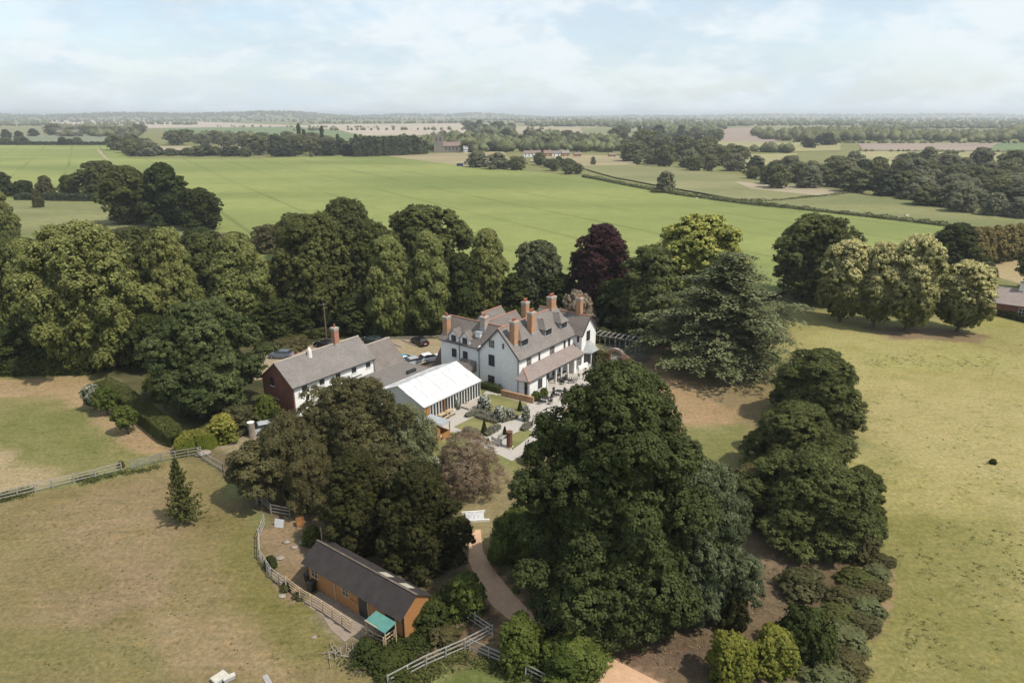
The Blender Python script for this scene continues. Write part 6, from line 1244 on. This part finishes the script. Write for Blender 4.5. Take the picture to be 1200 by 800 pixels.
o = frompx('wheelbarrow', 286, 545, 'small red wheelbarrow half hidden among the birches', 'wheelbarrow', rz=.8); MB().hexa([(-.3, -.25, .35), (.3, -.25, .35), (.3, .25, .35), (-.3, .25, .35), (-.5, -.4, .75), (.5, -.4, .7), (.5, .4, .7), (-.5, .4, .75)]).build('tray', M['red'], o); MB().prism([(math.cos(k*.524)*.2+.5, .2+math.sin(k*.524)*.2) for k in range(12)], -.05, .05, 'y').build('wheel', M['tyre'], o); MB().bar((.5, .22, .25), (-1.0, .28, .6), .05).bar((.5, -.22, .25), (-1.0, -.28, .6), .05).build('handle', M['steel'], o)
def wheelie(x, y, lb):
    o = frompx('wheelie_bin', x, y, lb, 'bin', 'black bins in the stable yard', GRID); MB().hexa([(-.22, -.22, .05), (.22, -.22, .05), (.22, .22, .05), (-.22, .22, .05), (-.29, -.29, .95), (.29, -.29, .95), (.29, .29, .95), (-.29, .29, .95)]).build('bin_body', M['black'], o); MB().box(-.31, .31, -.32, .31, .951, 1.02).build('lid', M['black'], o)
    for s in (-1, 1): MB().prism([(.2+math.cos(k*.785)*.1, .1+math.sin(k*.785)*.1) for k in range(8)], s*.25, s*.3, 'y').build('wheel', M['tyre'], o)
wheelie(366, 692, 'black wheelie bin standing nearer the yard rails'); wheelie(362, 682, 'black wheelie bin nearer the stable wall')
def trough(x, y, lb, rz, L_=1.5, W_=.55):
    o = frompx('feed_trough', x, y, lb, 'trough', None, rz); mb = MB(); mb.hexa([(-L_/2+.08, -W_/2+.08, .02), (L_/2-.08, -W_/2+.08, .02), (L_/2-.08, W_/2-.08, .02), (-L_/2+.08, W_/2-.08, .02), (-L_/2, -W_/2, .42), (L_/2, -W_/2, .42), (L_/2, W_/2, .42), (-L_/2, W_/2, .42)]); mb.build('tank', M['sheet'], o, bevel=.03); MB().box(-L_/2+.06, L_/2-.06, -W_/2+.06, W_/2-.06, .421, .44).build('cover', M['perspex'], o)
trough(258, 797, 'bigger pale plastic trough at the bottom of the pasture', .9, 1.1, .8); trough(269, 797, 'smaller pale plastic trough leaning beside the bigger one', .7, .9, .4)
o = frompx('timber_offcut', 314, 798, 'pale plank lying on the pasture at the bottom edge', 'plank', rz=-.9); MB().box(-.7, .9, -.2, .2, .01, .07).build('board', M['fence_grey'], o)
for x, y, s, lb in ((328, 654, .35, 'pale boulder by the curving rails'), (345, 641, .3, 'boulder in the muddy pen above the stable'), (356, 636, .4, 'large boulder beside the timber frame'), (336, 635, .3, 'rounded stone in the middle of the muddy pen'), (330, 698, .3, 'flat stone on the pasture outside the yard rails'), (368, 746, .18, 'white stone on the pasture below the yard'), (882, 683, .45, 'pale boulder in the shade under the sycamores'), (874, 688, .35, 'second pale boulder under the sycamores'), (300, 549, .3, 'pale stone among the birches'), (238, 532, .8, 'brown mound of stones behind the white rails')):
    o = frompx('boulder', x, y, lb, 'boulder', None, 0); rg = np.random.RandomState(int(x)); V, F = BL[int(x) % 5]; V = V*np.array([s*1.4, s, s*.7])*rg.uniform(.85, 1.15, (len(V), 1)); me = fast_mesh('stone', V-np.array([0, 0, .05]), F, M['rock']); meshobj('stone', me, o)
o = frompx('leaning_board', 328, 616, 'pale board leaning under the rails of the muddy pen', 'board', rz=-.2); MB().hexa([(-.5, -.25, 0), (.5, -.25, 0), (.5, -.2, 0), (-.5, -.2, 0), (-.5, .05, .75), (.5, .05, .75), (.5, .1, .75), (-.5, .1, .75)]).build('board', M['sheet'], o); MB().box(-.55, -.5, -.2, .1, 0, .05).build('foot', M['fence'], o)
o = frompx('timber_crate', 352, 615, 'orange timber crate in the shade at the top of the muddy pen', 'crate', rz=.4)
for i in range(4): MB().box(-.35, .35, -.37, -.351, .05+i*.18, .18+i*.18).box(-.35, .35, .351, .37, .05+i*.18, .18+i*.18).box(-.37, -.351, -.35, .35, .05+i*.18, .18+i*.18).box(.351, .37, -.35, .35, .05+i*.18, .18+i*.18).build('slat', M['timber'], o)
MB().box(-.35, .35, -.35, .35, .02, .06).build('base', M['timber'], o)
o = frompx('logs', 400, 768, 'heap of grey branches on the pasture beside the yard', 'brushwood', rz=0); rg = random.Random(3); b = MB()
for k in range(26): a = rg.uniform(0, 3.1); x, y = rg.uniform(-1.1, 1.1), rg.uniform(-.6, .6); l = rg.uniform(.3, .9); b.tube([(x-math.cos(a)*l, y-math.sin(a)*l, rg.uniform(.03, .3)), (x+math.cos(a)*l, y+math.sin(a)*l, rg.uniform(.03, .3))], .03, 5)
b.build('branches', M['bark_pale'], o)
patch('concrete_slab', [(378, 722), (395, 726), (414, 744), (404, 752), (388, 738)], 'yard', .05, 'pale concrete slab outside the yard rails', th=.05)
# telegraph pole and far objects
o = frompx('telegraph_pole', 383, 400, 'bare wooden pole in the trees behind the cottage', 'pole'); MB().tube([(0, 0, 0), (0, 0, 7.5)], [.15, .1]).build('pole', M['bark'], o); MB().bar((-.6, 0, 7.1), (.6, 0, 7.1), .1).build('cross_arm', M['bark'], o)
def church():
    X, Y = G(514, 178.5); p = empty('church', (X, Y, 0), R_(8), 'distant stone church with a pinnacled tower and reddish roof', 'church'); MB().box(-5, 5, -5, 5, 0, 19).build('tower', M['church_stone'], p)
    for sx in (-1, 1):
        for sy in (-1, 1): MB().box(sx*4.6-.9, sx*4.6+.9, sy*4.6-.9, sy*4.6+.9, 19.01, 20.5).hexa([(sx*4.6-.7, sy*4.6-.7, 20.51), (sx*4.6+.7, sy*4.6-.7, 20.51), (sx*4.6+.7, sy*4.6+.7, 20.51), (sx*4.6-.7, sy*4.6+.7, 20.51)]+[(sx*4.6+a, sy*4.6+b, 24.5) for a, b in ((-.1, -.1), (.1, -.1), (.1, .1), (-.1, .1))]).build('pinnacle', M['church_stone'], p)
    for x in (-2, 2): MB().box(x-.8, x+.8, -5.1, -5.01, 12, 16.5).build('belfry_opening', M['frame'], p)
    b = MB(); [b.box(-4+i*2.2, -3+i*2.2, -5, -4.4, 19.02, 20) for i in range(4)]; b.build('battlement', M['church_stone'], p)
    MB().box(5.01, 24, -5, 5, 0, 7).build('nave', M['church_stone'], p); w = gable_roof(p, 5.3, 24, -5, 5, 7, 11, 'x', 'roof_far', .4, .3, ridge=None)
    for x in (8, 12, 16, 20): MB().box(x-.8, x+.8, -5.1, -5.01, 2, 5.5).build('window', M['frame'], p)
church()
def small_house(x, y, wpx, hpx, lb, wall='render', roof='roof_far', rz=.1, group='village houses'):
    X, Y = G(x, y); s = depth(Y)/800; w, h = wpx*s, hpx*s; p = empty('village_house', (X, Y, 0), rz, lb, 'house', group); d = min(w*.8, 9)
    q = MB(); gable_walls(q, -w/2, w/2, 0, d, h*.6, h, 'x'); q.build('wall', M[wall], p); gable_roof(p, -w/2, w/2, 0, d, h*.6, h, 'x', roof, .3, .3, ridge=None)
    n = max(2, int(w/3.2))
    for i in range(n):
        for z in (h*.2, h*.45): MB().box(-w/2+(i+.5)*w/n-.5, -w/2+(i+.5)*w/n+.5, -.06, -.01, z-.5, z+.5).build('window', M['glass'], p)
    MB().box(w*.25-.4, w*.25+.4, d/2-.4, d/2+.4, h*.8, h+1.3).build('chimney', M['brick'], p)
for a in ((546, 179.5, 5, 8, 'tiny tall white house right of the church', 'render', 'lead'), (620, 184, 12, 7, 'white village house at the left end of the row', 'render', 'roof_far'), (630, 183.6, 8, 7, 'pale village house second in the row', 'render_old', 'roof_far'), (642, 184, 9, 7.5, 'brick village house in the middle of the row', 'brick', 'roof_far'),
          (652, 184, 10, 7, 'grey roofed white village house in the middle of the row', 'render', 'slate_grey'), (663, 184, 9, 7.5, 'reddish village house with white gables near the end of the row', 'brick', 'tile_pink'), (677, 184.5, 8, 6, 'small brick house at the right end of the row', 'brick', 'roof_far'), (718, 184.5, 8, 5, 'low red roofed house among the belt trees', 'brick', 'roof_far'), (612, 160, 10, 4, 'pale house on the rise above the village', 'render', 'tile_pink')): small_house(*a)
X, Y = G(82, 160); p = empty('grey_barn', (X, Y, 0), .05, 'distant dark grey farm barn beyond the crop at left', 'barn'); q = MB(); gable_walls(q, -24, 16, 0, 16, 8, 12, 'x'); q.build('wall', M['slate_grey'], p); gable_roof(p, -24, 16, 0, 16, 8, 12, 'x', 'slate_brown', .5, .5, ridge=None); MB().box(-6, 0, -.2, -.01, 0, 5).build('door', M['black'], p)
o = frompx('horse_trailer', 539, 196, 'dark blue trailer parked on the upper edge of the crop', 'trailer', rz=.2); MB().box(-2.5, 2.5, -1.1, 1.1, .5, 3.0).build('body', M['blue'], o, bevel=.15); MB().bar((2.5, 0, .6), (4, 0, .6), .15).build('drawbar', M['steel'], o)
for x in (-.8, .5):
    for s in (-1, 1): MB().prism([(x+math.cos(k*.524)*.42, .42+math.sin(k*.524)*.42) for k in range(12)], s*1.11, s*1.3, 'y').build('wheel', M['tyre'], o)
o = frompx('water_tank', 1062, 255.5, 'small white tank beside the long dark hedge', 'tank', rz=.2); MB().tube([(-.8, 0, .8), (.8, 0, .8)], .55, 14).build('tank', M['stone'], o); MB().box(-.8, -.6, -.6, .6, 0, .5).box(.6, .8, -.6, .6, 0, .5).build('cradle', M['steel'], o)
o = frompx('water_tank', 816, 234.5, 'tiny pale tank against the hedge right of the lone tree', 'tank', rz=.2); MB().tube([(-.7, 0, .7), (.7, 0, .7)], .5, 14).build('tank', M['stone'], o); MB().box(-.7, .7, -.5, .5, 0, .3).build('cradle', M['steel'], o)
# ------------------------------------------------------------------ bungalow at the right edge
X, Y = G(1168, 370); bg = empty('bungalow', (X, Y, 0), R_(-38), 'brown brick bungalow with a pale shallow roof at the right edge', 'bungalow')
def build_bungalow(p):
    w = MB(); gable_walls(w, -2, 14, 0, 8.5, 3.0, 5.2, 'x'); w.build('wall', M['brick_red'], p); gable_roof(p, -2, 14, 0, 8.5, 3.0, 5.2, 'x', 'tile_pink', .5, .5, ridge='stone')
    chimney(p, 3.0, 4.0, 4.6, 7.2, .9, 1.2, 1, 'render_old'); window(p, '-y', 8.5, 1.7, 1.6, 1.3, bars=(1, 1), frame='white'); window(p, '-x', 6.0, 1.7, 1.4, 1.2, at=-2, bars=(1, 1), frame='white'); window(p, '-y', 4.0, 1.2, 1.2, 2.1, bars=(1, 1), frame='white', name='patio_door', sill=False)
    MB().box(-4.6, -2.02, 1.0, 3.8, 0, .5).build('conservatory_base', M['brick_red'], p); c = MB()
    for i in range(5): c.box(-4.6, -4.52, 1.0+i*.68, 1.08+i*.68, .501, 2.2)
    for i in range(4): c.box(-4.5+i*.8, -4.42+i*.8, .99, 1.07, .501, 2.2)
    c.build('conservatory_frame', M['white'], p); MB().box(-4.5, -2.02, 1.1, 3.75, .501, 2.19).build('conservatory_glass', M['glass2'], p); MB().slab((-4.8, .85, 2.25), (-2.02, .85, 2.9), (-2.02, 4.0, 2.9), (-4.8, 4.0, 2.25), .08).build('conservatory_roof', M['white'], p)
build_bungalow(bg)
for x, y, lb in ((1094, 352, 'pale shed roof glimpsed between the cream flowered trees'),):
    o = frompx('small_shed', x, y, lb, 'shed', None, .3); MB().box(-2, 2, -1.5, 1.5, 0, 2.2).build('wall', M['render_old'], o); MB().slab((-2.2, -1.7, 2.25), (2.2, -1.7, 2.25), (2.2, 1.7, 2.7), (-2.2, 1.7, 2.7), .1).build('roof', M['white'], o)
# ------------------------------------------------------------------ haze
hz = MB().box(-15000, 15000, -3500, 17000, -1.0, 76); hm = D.materials.new('haze_air'); hm.use_nodes = True; nt = hm.node_tree; nt.nodes.clear(); ou = nt.nodes.new('ShaderNodeOutputMaterial'); pv = nt.nodes.new('ShaderNodeVolumePrincipled')
pv.inputs['Density'].default_value = 0.00014; pv.inputs['Color'].default_value = (.90, .94, .97, 1); pv.inputs['Anisotropy'].default_value = .2; nt.links.new(pv.outputs[0], ou.inputs['Volume'])
o = hz.build('haze', hm); tag(o, 'pale summer haze over the far fields', 'haze', kind='stuff')
